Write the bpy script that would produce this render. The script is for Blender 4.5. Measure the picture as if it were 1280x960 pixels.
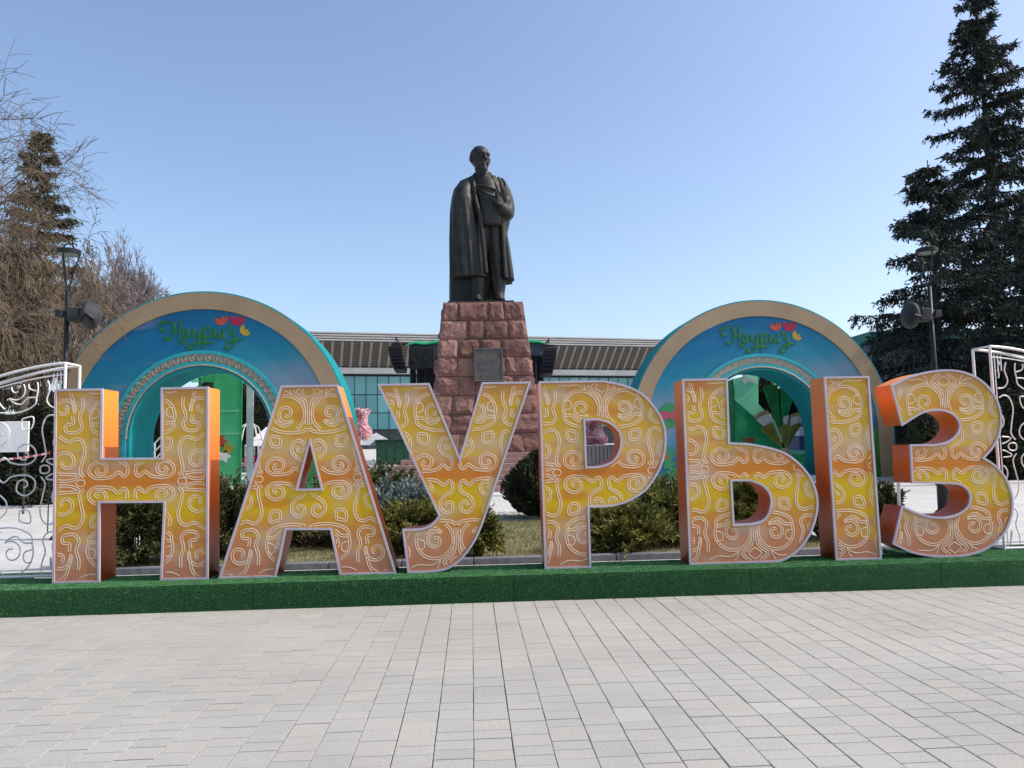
import bpy, bmesh, math, random
import numpy as np
from math import sin, cos, tan, pi, radians, sqrt, atan2
from mathutils import Vector, Matrix, noise as mnoise

for o in list(bpy.data.objects):
    bpy.data.objects.remove(o)
SC = bpy.context.scene
COL = SC.collection
R = radians

# ------------------------------------------------------------------ camera
CAM_H, F_PX = 1.6, 960.0
CM = Matrix.Rotation(R(-3.1), 3, 'Z') @ Matrix.Rotation(R(90 + 4.8), 3, 'X') @ Matrix.Rotation(R(-1.2), 3, 'Z')
cd = bpy.data.cameras.new('camera')
cam = bpy.data.objects.new('camera', cd)
COL.objects.link(cam)
cam.matrix_world = Matrix.Translation((0, 0, CAM_H)) @ CM.to_4x4()
cd.sensor_fit = 'HORIZONTAL'
cd.sensor_width = 36.0
cd.lens = 36.0 * F_PX / 1280.0
cd.clip_start = 0.05
cd.clip_end = 3000
SC.camera = cam

def at(px, py, Y):
    """point of the plane y = Y that the photograph's pixel looks at (surveying helper)"""
    d = CM @ Vector(((px - 640) / F_PX, -(py - 480) / F_PX, -1.0))
    t = Y / d.y
    return Vector((0, 0, CAM_H)) + t * d

# ------------------------------------------------------------------ sky, sun, exposure
SUN_TO = Vector((0.70, -0.085, 0.71)).normalized()
W = bpy.data.worlds.new('World'); SC.world = W; W.use_nodes = True
nt = W.node_tree
sky = nt.nodes.new('ShaderNodeTexSky'); sky.sky_type = 'NISHITA'; sky.sun_disc = False
sky.sun_elevation = math.asin(SUN_TO.z)
sky.sun_rotation = atan2(SUN_TO.x, SUN_TO.y)
sky.altitude = 800; sky.air_density = 1.0; sky.dust_density = 4.0; sky.ozone_density = 1.3
bgn = nt.nodes['Background']; bgn.inputs['Strength'].default_value = 0.15
nt.links.new(sky.outputs[0], bgn.inputs[0])
sl = bpy.data.lights.new('sun', 'SUN'); sl.energy = 2.8; sl.angle = R(0.53); sl.color = (1.0, 0.93, 0.83)
sun = bpy.data.objects.new('sun', sl); COL.objects.link(sun)
sun.rotation_euler = SUN_TO.to_track_quat('Z', 'Y').to_euler()
sun.location = (20, 0, 30)
SC.view_settings.view_transform = 'Standard'; SC.view_settings.look = 'None'
SC.view_settings.exposure = 0.67; SC.view_settings.gamma = 1.0; SC.view_settings.use_curve_mapping = False
SC.render.engine = 'CYCLES'
SC.render.resolution_x = 1024; SC.render.resolution_y = 768

# ------------------------------------------------------------------ materials
MATS = {}
def mat(name, col, rough=0.7, metal=0.0, col2=None, scale=5.0, detail=4.0, bump=0.0, bscale=None,
        stretch=(1, 1, 1), spec=None, contrast=(0.35, 0.65), trans=0.0, gen='Object', coat=0.0):
    m = bpy.data.materials.new(name); m.use_nodes = True
    t = m.node_tree; b = t.nodes['Principled BSDF']
    b.inputs['Base Color'].default_value = (*col, 1); b.inputs['Roughness'].default_value = rough
    b.inputs['Metallic'].default_value = metal
    if spec is not None: b.inputs['Specular IOR Level'].default_value = spec
    if coat: b.inputs['Coat Weight'].default_value = coat
    tc = t.nodes.new('ShaderNodeTexCoord'); mp = t.nodes.new('ShaderNodeMapping')
    mp.inputs['Scale'].default_value = stretch
    t.links.new(tc.outputs[gen], mp.inputs[0])
    if col2 is not None:
        n = t.nodes.new('ShaderNodeTexNoise'); n.inputs['Scale'].default_value = scale; n.inputs['Detail'].default_value = detail
        t.links.new(mp.outputs[0], n.inputs['Vector'])
        r = t.nodes.new('ShaderNodeValToRGB')
        r.color_ramp.elements[0].position = contrast[0]; r.color_ramp.elements[1].position = contrast[1]
        r.color_ramp.elements[0].color = (*col, 1); r.color_ramp.elements[1].color = (*col2, 1)
        t.links.new(n.outputs[0], r.inputs[0]); t.links.new(r.outputs[0], b.inputs['Base Color'])
    if bump:
        n2 = t.nodes.new('ShaderNodeTexNoise'); n2.inputs['Scale'].default_value = bscale or scale * 4; n2.inputs['Detail'].default_value = 6
        t.links.new(mp.outputs[0], n2.inputs['Vector'])
        bp = t.nodes.new('ShaderNodeBump'); bp.inputs['Strength'].default_value = bump; bp.inputs['Distance'].default_value = 0.02
        t.links.new(n2.outputs[0], bp.inputs['Height']); t.links.new(bp.outputs[0], b.inputs['Normal'])
    if trans:
        tr = t.nodes.new('ShaderNodeBsdfTranslucent'); mx = t.nodes.new('ShaderNodeMixShader'); mx.inputs[0].default_value = trans
        src = b.inputs['Base Color']
        if src.is_linked: t.links.new(src.links[0].from_socket, tr.inputs[0])
        else: tr.inputs[0].default_value = (*col, 1)
        out = t.nodes['Material Output']
        t.links.new(b.outputs[0], mx.inputs[1]); t.links.new(tr.outputs[0], mx.inputs[2]); t.links.new(mx.outputs[0], out.inputs[0])
    MATS[name] = m
    return m

mat('joint', (0.06, 0.058, 0.052), 0.95, col2=(0.13, 0.125, 0.11), scale=3)
mat('carpet', (0.005, 0.030, 0.011), 0.95, col2=(0.026, 0.11, 0.036), scale=70, detail=3, bump=1.0, bscale=220, spec=0.15)
_b = MATS['carpet'].node_tree.nodes['Principled BSDF']; _b.inputs['Sheen Weight'].default_value = 0.35; _b.inputs['Sheen Roughness'].default_value = 0.35; _b.inputs['Sheen Tint'].default_value = (0.45, 0.95, 0.45, 1)
mat('mortar', (0.10, 0.065, 0.058), 0.95, col2=(0.14, 0.09, 0.08), scale=3)
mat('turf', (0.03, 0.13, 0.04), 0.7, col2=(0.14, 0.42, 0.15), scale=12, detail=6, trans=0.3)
mat('trim', (0.50, 0.45, 0.53), 0.45, col2=(0.42, 0.38, 0.45), scale=4)
mat('ornament', (0.70, 0.51, 0.36), 0.7)
mat('white_paint', (0.74, 0.73, 0.71), 0.4, col2=(0.62, 0.61, 0.60), scale=3)
mat('bronze', (0.011, 0.0115, 0.011), 0.56, 0.3, col2=(0.026, 0.026, 0.021), scale=2.2, detail=8, bump=0.25, bscale=9)
mat('black_metal', (0.009, 0.009, 0.010), 0.5, 0.1, col2=(0.018, 0.018, 0.019), scale=8, spec=0.3)
mat('grey_metal', (0.022, 0.025, 0.028), 0.75, 0.0, col2=(0.05, 0.053, 0.056), scale=5, spec=0.25)
mat('lamp_glass', (0.16, 0.18, 0.19), 0.3, col2=(0.24, 0.25, 0.25), scale=8)
mat('granite_step', (0.25, 0.145, 0.125), 0.75, col2=(0.33, 0.21, 0.185), scale=14)
mat('kerb', (0.10, 0.11, 0.125), 0.85, col2=(0.15, 0.16, 0.175), scale=6, bump=0.3)
mat('soil', (0.12, 0.11, 0.06), 0.95, col2=(0.23, 0.21, 0.10), scale=2.5, detail=8, bump=0.5, bscale=30)
mat('grass', (0.10, 0.105, 0.03), 0.85, col2=(0.30, 0.26, 0.11), scale=1.3, detail=8, trans=0.2)
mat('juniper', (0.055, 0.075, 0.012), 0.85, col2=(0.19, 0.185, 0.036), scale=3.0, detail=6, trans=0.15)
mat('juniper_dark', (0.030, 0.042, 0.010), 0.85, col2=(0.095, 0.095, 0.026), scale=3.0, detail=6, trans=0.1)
mat('juniper_blue', (0.10, 0.14, 0.13), 0.85, col2=(0.23, 0.28, 0.27), scale=4.0, detail=6, trans=0.1)
mat('thuja', (0.013, 0.020, 0.010), 0.9, col2=(0.045, 0.050, 0.020), scale=2.0, detail=6, trans=0.1)
mat('thuja_tip', (0.20, 0.16, 0.05), 0.9, col2=(0.30, 0.24, 0.09), scale=5)
mat('spruce_needle', (0.012, 0.020, 0.017), 0.85, col2=(0.038, 0.050, 0.038), scale=1.2, detail=6)
mat('spruce_needle_warm', (0.030, 0.036, 0.016), 0.85, col2=(0.085, 0.075, 0.035), scale=1.2, detail=6)
mat('bark', (0.075, 0.055, 0.042), 0.95, col2=(0.13, 0.10, 0.08), scale=4, detail=8, bump=0.6, bscale=20)
mat('dark_bark', (0.018, 0.015, 0.013), 0.95, col2=(0.034, 0.028, 0.023), scale=4, detail=8, bump=0.6, bscale=20)
mat('twig_brown', (0.085, 0.062, 0.042), 0.95, col2=(0.155, 0.115, 0.08), scale=1.5)
mat('twig_mauve', (0.15, 0.115, 0.11), 0.95, col2=(0.24, 0.19, 0.185), scale=1.5)
mat('gold_rim', (0.27, 0.185, 0.105), 0.55, 0.0, col2=(0.33, 0.23, 0.135), scale=0.7)
mat('turquoise', (0.007, 0.28, 0.32), 0.5, col2=(0.012, 0.34, 0.38), scale=1.2)
mat('turquoise_cloth', (0.010, 0.38, 0.42), 0.7, col2=(0.013, 0.46, 0.50), scale=1.2, trans=0.5)
mat('braid', (0.20, 0.20, 0.155), 0.6, 0.0, col2=(0.30, 0.29, 0.235), scale=9)
mat('script_green', (0.003, 0.12, 0.03), 0.7)
mat('tulip_orange', (0.40, 0.06, 0.022), 0.6)
mat('tulip_crimson', (0.36, 0.006, 0.05), 0.6)
mat('tulip_yellow', (0.36, 0.25, 0.012), 0.6)
mat('leaf_green', (0.02, 0.20, 0.07), 0.6)
mat('banner_red', (0.38, 0.05, 0.09), 0.6)
mat('concrete', (0.46, 0.45, 0.43), 0.85, col2=(0.56, 0.55, 0.53), scale=0.6, bump=0.2)
mat('fascia', (0.33, 0.325, 0.32), 0.7, col2=(0.41, 0.40, 0.39), scale=0.4, stretch=(1, 1, 6))
mat('fascia_dark', (0.10, 0.10, 0.10), 0.8)
mat('rib_stone', (0.24, 0.235, 0.225), 0.85, col2=(0.32, 0.31, 0.30), scale=1.0)
mat('mullion', (0.015, 0.05, 0.055), 0.5, 0.3)
mat('dark_wall', (0.025, 0.032, 0.035), 0.7, col2=(0.05, 0.06, 0.065), scale=0.5)
mat('stage_cloth', (0.035, 0.045, 0.075), 0.8, col2=(0.06, 0.07, 0.10), scale=2)
mat('green_cloth', (0.025, 0.40, 0.18), 0.7, col2=(0.05, 0.52, 0.26), scale=2, trans=0.5)
mat('green_film', (0.12, 0.60, 0.30), 0.6, col2=(0.20, 0.70, 0.40), scale=1.2, trans=0.6)
mat('mint_panel', (0.32, 0.84, 0.58), 0.6, col2=(0.38, 0.86, 0.64), scale=1.5, trans=0.4)
mat('dark_green_paint', (0.008, 0.06, 0.028), 0.6, col2=(0.012, 0.08, 0.04), scale=3)
mat('blossom_pink', (0.80, 0.42, 0.50), 0.8, col2=(0.90, 0.82, 0.82), scale=4, detail=5, trans=0.5)
mat('tent_grey', (0.30, 0.31, 0.36), 0.7, col2=(0.46, 0.46, 0.50), scale=2)
mat('silver_cloth', (0.52, 0.56, 0.58), 0.45, 0.1, col2=(0.66, 0.68, 0.68), scale=3)
mat('fan_olive', (0.15, 0.20, 0.03), 0.7, col2=(0.26, 0.27, 0.05), scale=3)
mat('fan_green', (0.012, 0.16, 0.05), 0.7, col2=(0.03, 0.26, 0.09), scale=3)
mat('fan_tan', (0.36, 0.22, 0.10), 0.7, col2=(0.5, 0.36, 0.2), scale=3)
mat('booth_blue', (0.035, 0.06, 0.15), 0.6, col2=(0.06, 0.09, 0.19), scale=2)
mat('booth_pale', (0.45, 0.55, 0.68), 0.6)
mat('planter_grey', (0.15, 0.14, 0.15), 0.8, col2=(0.22, 0.21, 0.21), scale=6)
mat('tape_red', (0.60, 0.05, 0.06), 0.5)
mat('kiosk_wall', (0.055, 0.07, 0.075), 0.8, col2=(0.13, 0.145, 0.15), scale=1.2, detail=8)
mat('kiosk_roof', (0.01, 0.14, 0.10), 0.6, col2=(0.02, 0.20, 0.15), scale=1)
mat('plaque_dark', (0.060, 0.050, 0.046), 0.6, 0.1, col2=(0.09, 0.08, 0.073), scale=4)
mat('plaque_frame', (0.13, 0.11, 0.10), 0.5, 0.3)
mat('red_flower', (0.50, 0.03, 0.06), 0.7)
mat('yellow_post', (0.65, 0.48, 0.06), 0.6)

def attr_mat(name, ramp, rough=0.85, bump=0.35, bscale=160, attr='tone', fine=(0.88, 1.08), fscale=60, blot=(0.9, 1.06), bl_scale=0.8):
    """base colour picked by a per-piece tone, with fine grain and large stains"""
    m = bpy.data.materials.new(name); m.use_nodes = True; t = m.node_tree; b = t.nodes['Principled BSDF']
    b.inputs['Roughness'].default_value = rough; b.inputs['Specular IOR Level'].default_value = 0.3
    a = t.nodes.new('ShaderNodeAttribute'); a.attribute_name = attr
    r = t.nodes.new('ShaderNodeValToRGB'); e = r.color_ramp.elements
    for i, (p, c) in enumerate(ramp):
        el = e[i] if i < 2 else e.new(p)
        el.position = p; el.color = (*c, 1)
    t.links.new(a.outputs['Fac'], r.inputs[0])
    geo = t.nodes.new('ShaderNodeNewGeometry')
    prev = r.outputs[0]
    for sc, (lo, hi), dt in ((fscale, fine, 3), (bl_scale, blot, 5)):
        n = t.nodes.new('ShaderNodeTexNoise'); n.inputs['Scale'].default_value = sc; n.inputs['Detail'].default_value = dt
        t.links.new(geo.outputs['Position'], n.inputs['Vector'])
        mr = t.nodes.new('ShaderNodeMapRange'); mr.inputs[1].default_value = 0.3; mr.inputs[2].default_value = 0.7
        mr.inputs[3].default_value = lo; mr.inputs[4].default_value = hi
        t.links.new(n.outputs[0], mr.inputs[0])
        mx = t.nodes.new('ShaderNodeMix'); mx.data_type = 'RGBA'; mx.blend_type = 'MULTIPLY'; mx.inputs[0].default_value = 1
        t.links.new(prev, mx.inputs[6]); t.links.new(mr.outputs[0], mx.inputs[7]); prev = mx.outputs[2]
    t.links.new(prev, b.inputs['Base Color'])
    n2 = t.nodes.new('ShaderNodeTexNoise'); n2.inputs['Scale'].default_value = bscale; n2.inputs['Detail'].default_value = 6
    t.links.new(geo.outputs['Position'], n2.inputs['Vector'])
    bp = t.nodes.new('ShaderNodeBump'); bp.inputs['Strength'].default_value = bump; bp.inputs['Distance'].default_value = 0.01
    t.links.new(n2.outputs[0], bp.inputs['Height']); t.links.new(bp.outputs[0], b.inputs['Normal'])
    MATS[name] = m
attr_mat('paver', [(0.0, (0.325, 0.318, 0.295)), (0.5, (0.36, 0.352, 0.325)), (0.8, (0.375, 0.356, 0.325)), (1.0, (0.40, 0.392, 0.365))])
attr_mat('red_stone', [(0.0, (0.135, 0.066, 0.055)), (0.5, (0.21, 0.105, 0.087)), (1.0, (0.305, 0.165, 0.137))],
         bump=0.9, bscale=7, fine=(0.75, 1.15), fscale=9, blot=(0.8, 1.1), bl_scale=1.2)

def plaza_mat(name, c1, c2, cj, sc):
    m = bpy.data.materials.new(name); m.use_nodes = True; t = m.node_tree; b = t.nodes['Principled BSDF']
    b.inputs['Roughness'].default_value = 0.9
    geo = t.nodes.new('ShaderNodeNewGeometry'); br = t.nodes.new('ShaderNodeTexBrick')
    br.inputs['Scale'].default_value = sc; br.inputs['Color1'].default_value = (*c1, 1); br.inputs['Color2'].default_value = (*c2, 1)
    br.inputs['Mortar'].default_value = (*cj, 1); br.inputs['Mortar Size'].default_value = 0.012
    t.links.new(geo.outputs['Position'], br.inputs['Vector'])
    n = t.nodes.new('ShaderNodeTexNoise'); n.inputs['Scale'].default_value = 0.5; n.inputs['Detail'].default_value = 6
    t.links.new(geo.outputs['Position'], n.inputs['Vector'])
    mr = t.nodes.new('ShaderNodeMapRange'); mr.inputs[1].default_value = 0.3; mr.inputs[2].default_value = 0.7
    mr.inputs[3].default_value = 0.86; mr.inputs[4].default_value = 1.05; t.links.new(n.outputs[0], mr.inputs[0])
    mx = t.nodes.new('ShaderNodeMix'); mx.data_type = 'RGBA'; mx.blend_type = 'MULTIPLY'; mx.inputs[0].default_value = 1
    t.links.new(br.outputs[0], mx.inputs[6]); t.links.new(mr.outputs[0], mx.inputs[7])
    t.links.new(mx.outputs[2], b.inputs['Base Color'])
    MATS[name] = m
plaza_mat('plaza', (0.47, 0.46, 0.44), (0.53, 0.52, 0.50), (0.30, 0.29, 0.28), 1.6)

def ramp_mat(name, stops, zspan, noise_amp=0.12, nscale=(1.2, 1.2, 5.0), patches=(), rough=0.5, xshift=0.0):
    """a printed or shade-tinted cloth: bands of colour up the local z axis, wobbled by noise, with coloured patches printed over"""
    m = bpy.data.materials.new(name); m.use_nodes = True; t = m.node_tree; b = t.nodes['Principled BSDF']
    b.inputs['Roughness'].default_value = rough; b.inputs['Specular IOR Level'].default_value = 0.3
    tc = t.nodes.new('ShaderNodeTexCoord'); sp = t.nodes.new('ShaderNodeSeparateXYZ'); t.links.new(tc.outputs['Object'], sp.inputs[0])
    mp = t.nodes.new('ShaderNodeMapping'); mp.inputs['Scale'].default_value = nscale; t.links.new(tc.outputs['Object'], mp.inputs[0])
    n = t.nodes.new('ShaderNodeTexNoise'); n.inputs['Scale'].default_value = 1.0; n.inputs['Detail'].default_value = 3
    t.links.new(mp.outputs[0], n.inputs['Vector'])
    mr = t.nodes.new('ShaderNodeMapRange'); mr.inputs[1].default_value = zspan[0]; mr.inputs[2].default_value = zspan[1]
    t.links.new(sp.outputs[2], mr.inputs[0])
    ad = t.nodes.new('ShaderNodeMath'); ad.operation = 'MULTIPLY_ADD'; ad.inputs[1].default_value = noise_amp
    sb = t.nodes.new('ShaderNodeMath'); sb.operation = 'SUBTRACT'; sb.inputs[1].default_value = 0.5
    t.links.new(n.outputs[0], sb.inputs[0]); t.links.new(sb.outputs[0], ad.inputs[0]); t.links.new(mr.outputs[0], ad.inputs[2])
    src = ad.outputs[0]
    if xshift:
        ax = t.nodes.new('ShaderNodeMath'); ax.operation = 'MULTIPLY_ADD'; ax.inputs[1].default_value = xshift
        t.links.new(sp.outputs[0], ax.inputs[0]); t.links.new(src, ax.inputs[2]); src = ax.outputs[0]
    r = t.nodes.new('ShaderNodeValToRGB'); e = r.color_ramp.elements
    for i, (p, c) in enumerate(stops):
        el = e[i] if i < 2 else e.new(p)
        el.position = p; el.color = (*c, 1)
    t.links.new(src, r.inputs[0]); prev = r.outputs[0]
    for k, (c, sc, lo, hi, amt) in enumerate(patches):
        m2 = t.nodes.new('ShaderNodeMapping'); m2.inputs['Scale'].default_value = sc; m2.inputs['Location'].default_value = (k * 7.3, 2, k * 3.1)
        t.links.new(tc.outputs['Object'], m2.inputs[0])
        n3 = t.nodes.new('ShaderNodeTexNoise'); n3.inputs['Scale'].default_value = 1.0; n3.inputs['Detail'].default_value = 2
        t.links.new(m2.outputs[0], n3.inputs['Vector'])
        q = t.nodes.new('ShaderNodeMapRange'); q.inputs[1].default_value = lo; q.inputs[2].default_value = hi; q.inputs[4].default_value = amt
        t.links.new(n3.outputs[0], q.inputs[0])
        mx = t.nodes.new('ShaderNodeMix'); mx.data_type = 'RGBA'; mx.inputs[7].default_value = (*c, 1)
        t.links.new(q.outputs[0], mx.inputs[0]); t.links.new(prev, mx.inputs[6]); prev = mx.outputs[2]
    t.links.new(prev, b.inputs['Base Color'])
    MATS[name] = m
ramp_mat('letter_print', [(0.0, (0.48, 0.19, 0.11)), (0.18, (0.50, 0.20, 0.07)), (0.28, (0.54, 0.25, 0.02)), (0.35, (0.60, 0.37, 0.004)), (0.42, (0.58, 0.36, 0.006)),
                          (0.48, (0.54, 0.17, 0.014)), (0.56, (0.55, 0.21, 0.024)), (0.66, (0.54, 0.37, 0.16)), (0.74, (0.55, 0.32, 0.03)), (0.88, (0.53, 0.29, 0.03)), (1.0, (0.49, 0.22, 0.06))],
         (0.0, 2.09), 0.16, (0.8, 0.8, 1.6),
         [((0.50, 0.39, 0.31), (1.5, 1.5, 2.2), 0.53, 0.70, 0.8), ((0.60, 0.40, 0.003), (1.2, 1.2, 4.0), 0.58, 0.66, 0.6), ((0.53, 0.15, 0.014), (1.2, 1.2, 4.0), 0.56, 0.66, 0.6)])
ramp_mat('letter_side', [(0.0, (0.42, 0.075, 0.01)), (0.4, (0.52, 0.10, 0.008)), (0.75, (0.66, 0.16, 0.010)), (1.0, (0.74, 0.22, 0.02))], (0.0, 2.0), 0.25, (2, 2, 1.2))  # shade low down and sunlight higher up are put into the side colour
ramp_mat('arch_print', [(0.0, (0.025, 0.14, 0.025)), (0.12, (0.04, 0.18, 0.035)), (0.19, (0.014, 0.10, 0.23)), (0.30, (0.08, 0.22, 0.31)), (0.42, (0.16, 0.21, 0.29)),
                        (0.52, (0.12, 0.22, 0.30)), (0.62, (0.012, 0.19, 0.28)), (0.76, (0.002, 0.135, 0.265)), (1.0, (0.0015, 0.095, 0.235))],
         (0.0, 7.0), 0.16, (0.5, 0.5, 0.9), [((0.27, 0.26, 0.33), (0.35, 0.35, 1.1), 0.57, 0.74, 0.5)], xshift=-0.025)
ramp_mat('hanging_film', [(0.0, (0.03, 0.30, 0.10)), (0.5, (0.03, 0.38, 0.14)), (1.0, (0.07, 0.48, 0.20))], (0, 4), 0.3, (1, 1, 2))

def slat_mat():
    m = bpy.data.materials.new('soffit_slats'); m.use_nodes = True; t = m.node_tree; b = t.nodes['Principled BSDF']
    b.inputs['Roughness'].default_value = 0.8
    tc = t.nodes.new('ShaderNodeTexCoord'); w = t.nodes.new('ShaderNodeTexWave'); w.bands_direction = 'Z'
    w.inputs['Scale'].default_value = 1.15; w.inputs['Distortion'].default_value = 0.1
    t.links.new(tc.outputs['Object'], w.inputs['Vector'])
    r = t.nodes.new('ShaderNodeValToRGB'); r.color_ramp.elements[0].color = (0.045, 0.036, 0.030, 1); r.color_ramp.elements[1].color = (0.115, 0.098, 0.082, 1)
    t.links.new(w.outputs[0], r.inputs[0]); t.links.new(r.outputs[0], b.inputs['Base Color']); MATS['soffit_slats'] = m
slat_mat()
def glass_mat():
    m = bpy.data.materials.new('curtain_glass'); m.use_nodes = True; t = m.node_tree; b = t.nodes['Principled BSDF']
    oi = t.nodes.new('ShaderNodeObjectInfo'); r = t.nodes.new('ShaderNodeValToRGB')
    r.color_ramp.elements[0].color = (0.05, 0.21, 0.24, 1); r.color_ramp.elements[1].color = (0.12, 0.36, 0.39, 1)
    t.links.new(oi.outputs['Random'], r.inputs[0]); t.links.new(r.outputs[0], b.inputs['Base Color'])
    b.inputs['Roughness'].default_value = 0.12; b.inputs['Specular IOR Level'].default_value = 0.8; MATS['curtain_glass'] = m
glass_mat()

# ------------------------------------------------------------------ mesh helpers
def link(o, parent=None):
    COL.objects.link(o)
    if parent is not None: o.parent = parent
    return o

def np_mesh(name, V, Fc):
    """V (n,3) float, Fc (m,k) int -> mesh"""
    V = np.asarray(V, dtype=np.float32); Fc = np.asarray(Fc, dtype=np.int32)
    me = bpy.data.meshes.new(name); m, k = Fc.shape
    me.vertices.add(len(V)); me.vertices.foreach_set('co', V.ravel())
    me.loops.add(m * k); me.loops.foreach_set('vertex_index', Fc.ravel())
    me.polygons.add(m); me.polygons.foreach_set('loop_start', np.arange(0, m * k, k, dtype=np.int32))
    me.polygons.foreach_set('use_smooth', [False] * m)
    me.update(calc_edges=True)
    return me

def tag(o, label=None, cat=None, group=None, kind=None):
    if label: o['label'] = label
    if cat: o['category'] = cat
    if group: o['group'] = group
    if kind: o['kind'] = kind
    return o

def thing(name, label, cat, loc=(0, 0, 0), rz=0.0, group=None):
    o = bpy.data.objects.new(name, None); COL.objects.link(o)
    o.empty_display_size = 0.2
    o.location = loc; o.rotation_euler = (0, 0, rz)
    return tag(o, label, cat, group)

def mobj(name, me, m, parent=None, loc=None, smooth=False):
    o = bpy.data.objects.new(name, me)
    if m and not me.materials: me.materials.append(MATS[m])
    if smooth: me.polygons.foreach_set('use_smooth', [True] * len(me.polygons))
    link(o, parent)
    if loc is not None: o.location = loc
    return o

class MB:
    def __init__(s): s.v = []; s.f = []
    def add(s, vs, fs):
        k = len(s.v); s.v += [tuple(v) for v in vs]; s.f += [tuple(i + k for i in f) for f in fs]; return s
    def box(s, x0, x1, y0, y1, z0, z1, b=0.0):
        if b <= 0:
            vs = [(x, y, z) for z in (z0, z1) for y in (y0, y1) for x in (x0, x1)]
            return s.add(vs, [(0, 2, 3, 1), (4, 5, 7, 6), (0, 1, 5, 4), (2, 6, 7, 3), (0, 4, 6, 2), (1, 3, 7, 5)])
        bm = bmesh.new(); bmesh.ops.create_cube(bm, size=1)
        for v in bm.verts: v.co = Vector(((x0 + x1) / 2 + v.co.x * (x1 - x0), (y0 + y1) / 2 + v.co.y * (y1 - y0), (z0 + z1) / 2 + v.co.z * (z1 - z0)))
        bmesh.ops.bevel(bm, geom=list(bm.edges), offset=b, segments=1, affect='EDGES')
        s.bm(bm); return s
    def bm(s, bm):
        bm.verts.index_update(); s.add([v.co[:] for v in bm.verts], [[v.index for v in f.verts] for f in bm.faces]); bm.free(); return s
    def quadbox(s, base4, vec):
        """prism on four points along a vector"""
        a = [Vector(p) for p in base4]; w = Vector(vec); vs = a + [p + w for p in a]
        return s.add(vs, [(3, 2, 1, 0), (4, 5, 6, 7), (0, 1, 5, 4), (1, 2, 6, 5), (2, 3, 7, 6), (3, 0, 4, 7)])
    def tube(s, pts, r, n=6, cap=True, flat=None):
        pts = [Vector(p) for p in pts]
        rs = r if isinstance(r, (list, tuple)) else [r] * len(pts)
        rings = []; up = Vector((0, 0, 1)); prev = None
        for i, p in enumerate(pts):
            d = (pts[min(i + 1, len(pts) - 1)] - pts[max(i - 1, 0)])
            if d.length < 1e-9: d = Vector((0, 0, 1))
            d.normalize()
            if prev is None:
                a = d.cross(up)
                if a.length < 0.05: a = d.cross(Vector((1, 0, 0)))
            else:
                a = prev - d * prev.dot(d)
                if a.length < 1e-4: a = d.cross(Vector((1, 0, 0)))
            a.normalize(); prev = a; b = d.cross(a)
            rings.append([p + (a * cos(2 * pi * k / n) + b * sin(2 * pi * k / n)) * rs[i] for k in range(n)])
        s.loft(rings, cap); return s
    def loft(s, rings, cap=True):
        n = len(rings[0]); vs = [p for r in rings for p in r]; fs = []
        for i in range(len(rings) - 1):
            for k in range(n):
                a = i * n + k; b = i * n + (k + 1) % n
                fs.append((a, b, b + n, a + n))
        if cap:
            fs.append(tuple(range(n - 1, -1, -1))); fs.append(tuple((len(rings) - 1) * n + k for k in range(n)))
        return s.add(vs, fs)
    def lathe(s, prof, c=(0, 0, 0), n=16, cap=True):
        return s.loft([[(c[0] + r * cos(2 * pi * k / n), c[1] + r * sin(2 * pi * k / n), c[2] + z) for k in range(n)] for r, z in prof], cap)
    def ell(s, c, r, n=14, m=9, rot=None):
        rings = []
        for i in range(m):
            a = -pi / 2 + pi * (i + 0.5) / m
            ring = []
            for k in range(n):
                p = Vector((r[0] * cos(a) * cos(2 * pi * k / n), r[1] * cos(a) * sin(2 * pi * k / n), r[2] * sin(a)))
                if rot is not None: p = rot @ p
                ring.append(Vector(c) + p)
            rings.append(ring)
        return s.loft(rings, True)
    def mesh(s, name):
        me = bpy.data.meshes.new(name); me.from_pydata([tuple(v) for v in s.v], [], s.f); me.update(); return me
    def build(s, name, m, parent=None, loc=None, smooth=False):
        return mobj(name, s.mesh(name), m, parent, loc, smooth)

def catmull(pts, closed=False, step=6):
    P = [Vector((*p, 0)) if len(p) == 2 else Vector(p) for p in pts]; n = len(P); out = []
    if n < 3: return [p.copy() for p in P]
    rng = range(n) if closed else range(n - 1)
    for i in rng:
        p0 = P[(i - 1) % n] if (closed or i > 0) else P[0]
        p1, p2 = P[i], P[(i + 1) % n]
        p3 = P[(i + 2) % n] if (closed or i + 2 < n) else P[-1]
        for k in range(step):
            t = k / step
            out.append(0.5 * ((2 * p1) + (p2 - p0) * t + (2 * p0 - 5 * p1 + 4 * p2 - p3) * t * t + (3 * p1 - p0 - 3 * p2 + p3) * t ** 3))
    if not closed: out.append(P[-1].copy())
    return out

def fill2d(contours, thick):
    """closed 2D contours (x, z) with holes -> solid of given thickness, front face at local y = 0, going to +y"""
    cu = bpy.data.curves.new('c', 'CURVE'); cu.dimensions = '2D'; cu.fill_mode = 'BOTH'; cu.extrude = thick / 2
    for c in contours:
        sp = cu.splines.new('POLY'); sp.points.add(len(c) - 1); sp.use_cyclic_u = True
        for i, p in enumerate(c): sp.points[i].co = (p[0], p[1], 0, 1)
    o = bpy.data.objects.new('c', cu); COL.objects.link(o)
    me = bpy.data.meshes.new_from_object(o)
    bpy.data.objects.remove(o); bpy.data.curves.remove(cu)
    n = len(me.vertices); a = np.empty(n * 3, dtype=np.float32); me.vertices.foreach_get('co', a); a = a.reshape(-1, 3)
    b = np.stack([a[:, 0], thick / 2 - a[:, 2], a[:, 1]], 1)
    me.vertices.foreach_set('co', b.ravel().astype(np.float32)); me.materials.clear(); me.update()
    return me

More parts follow.
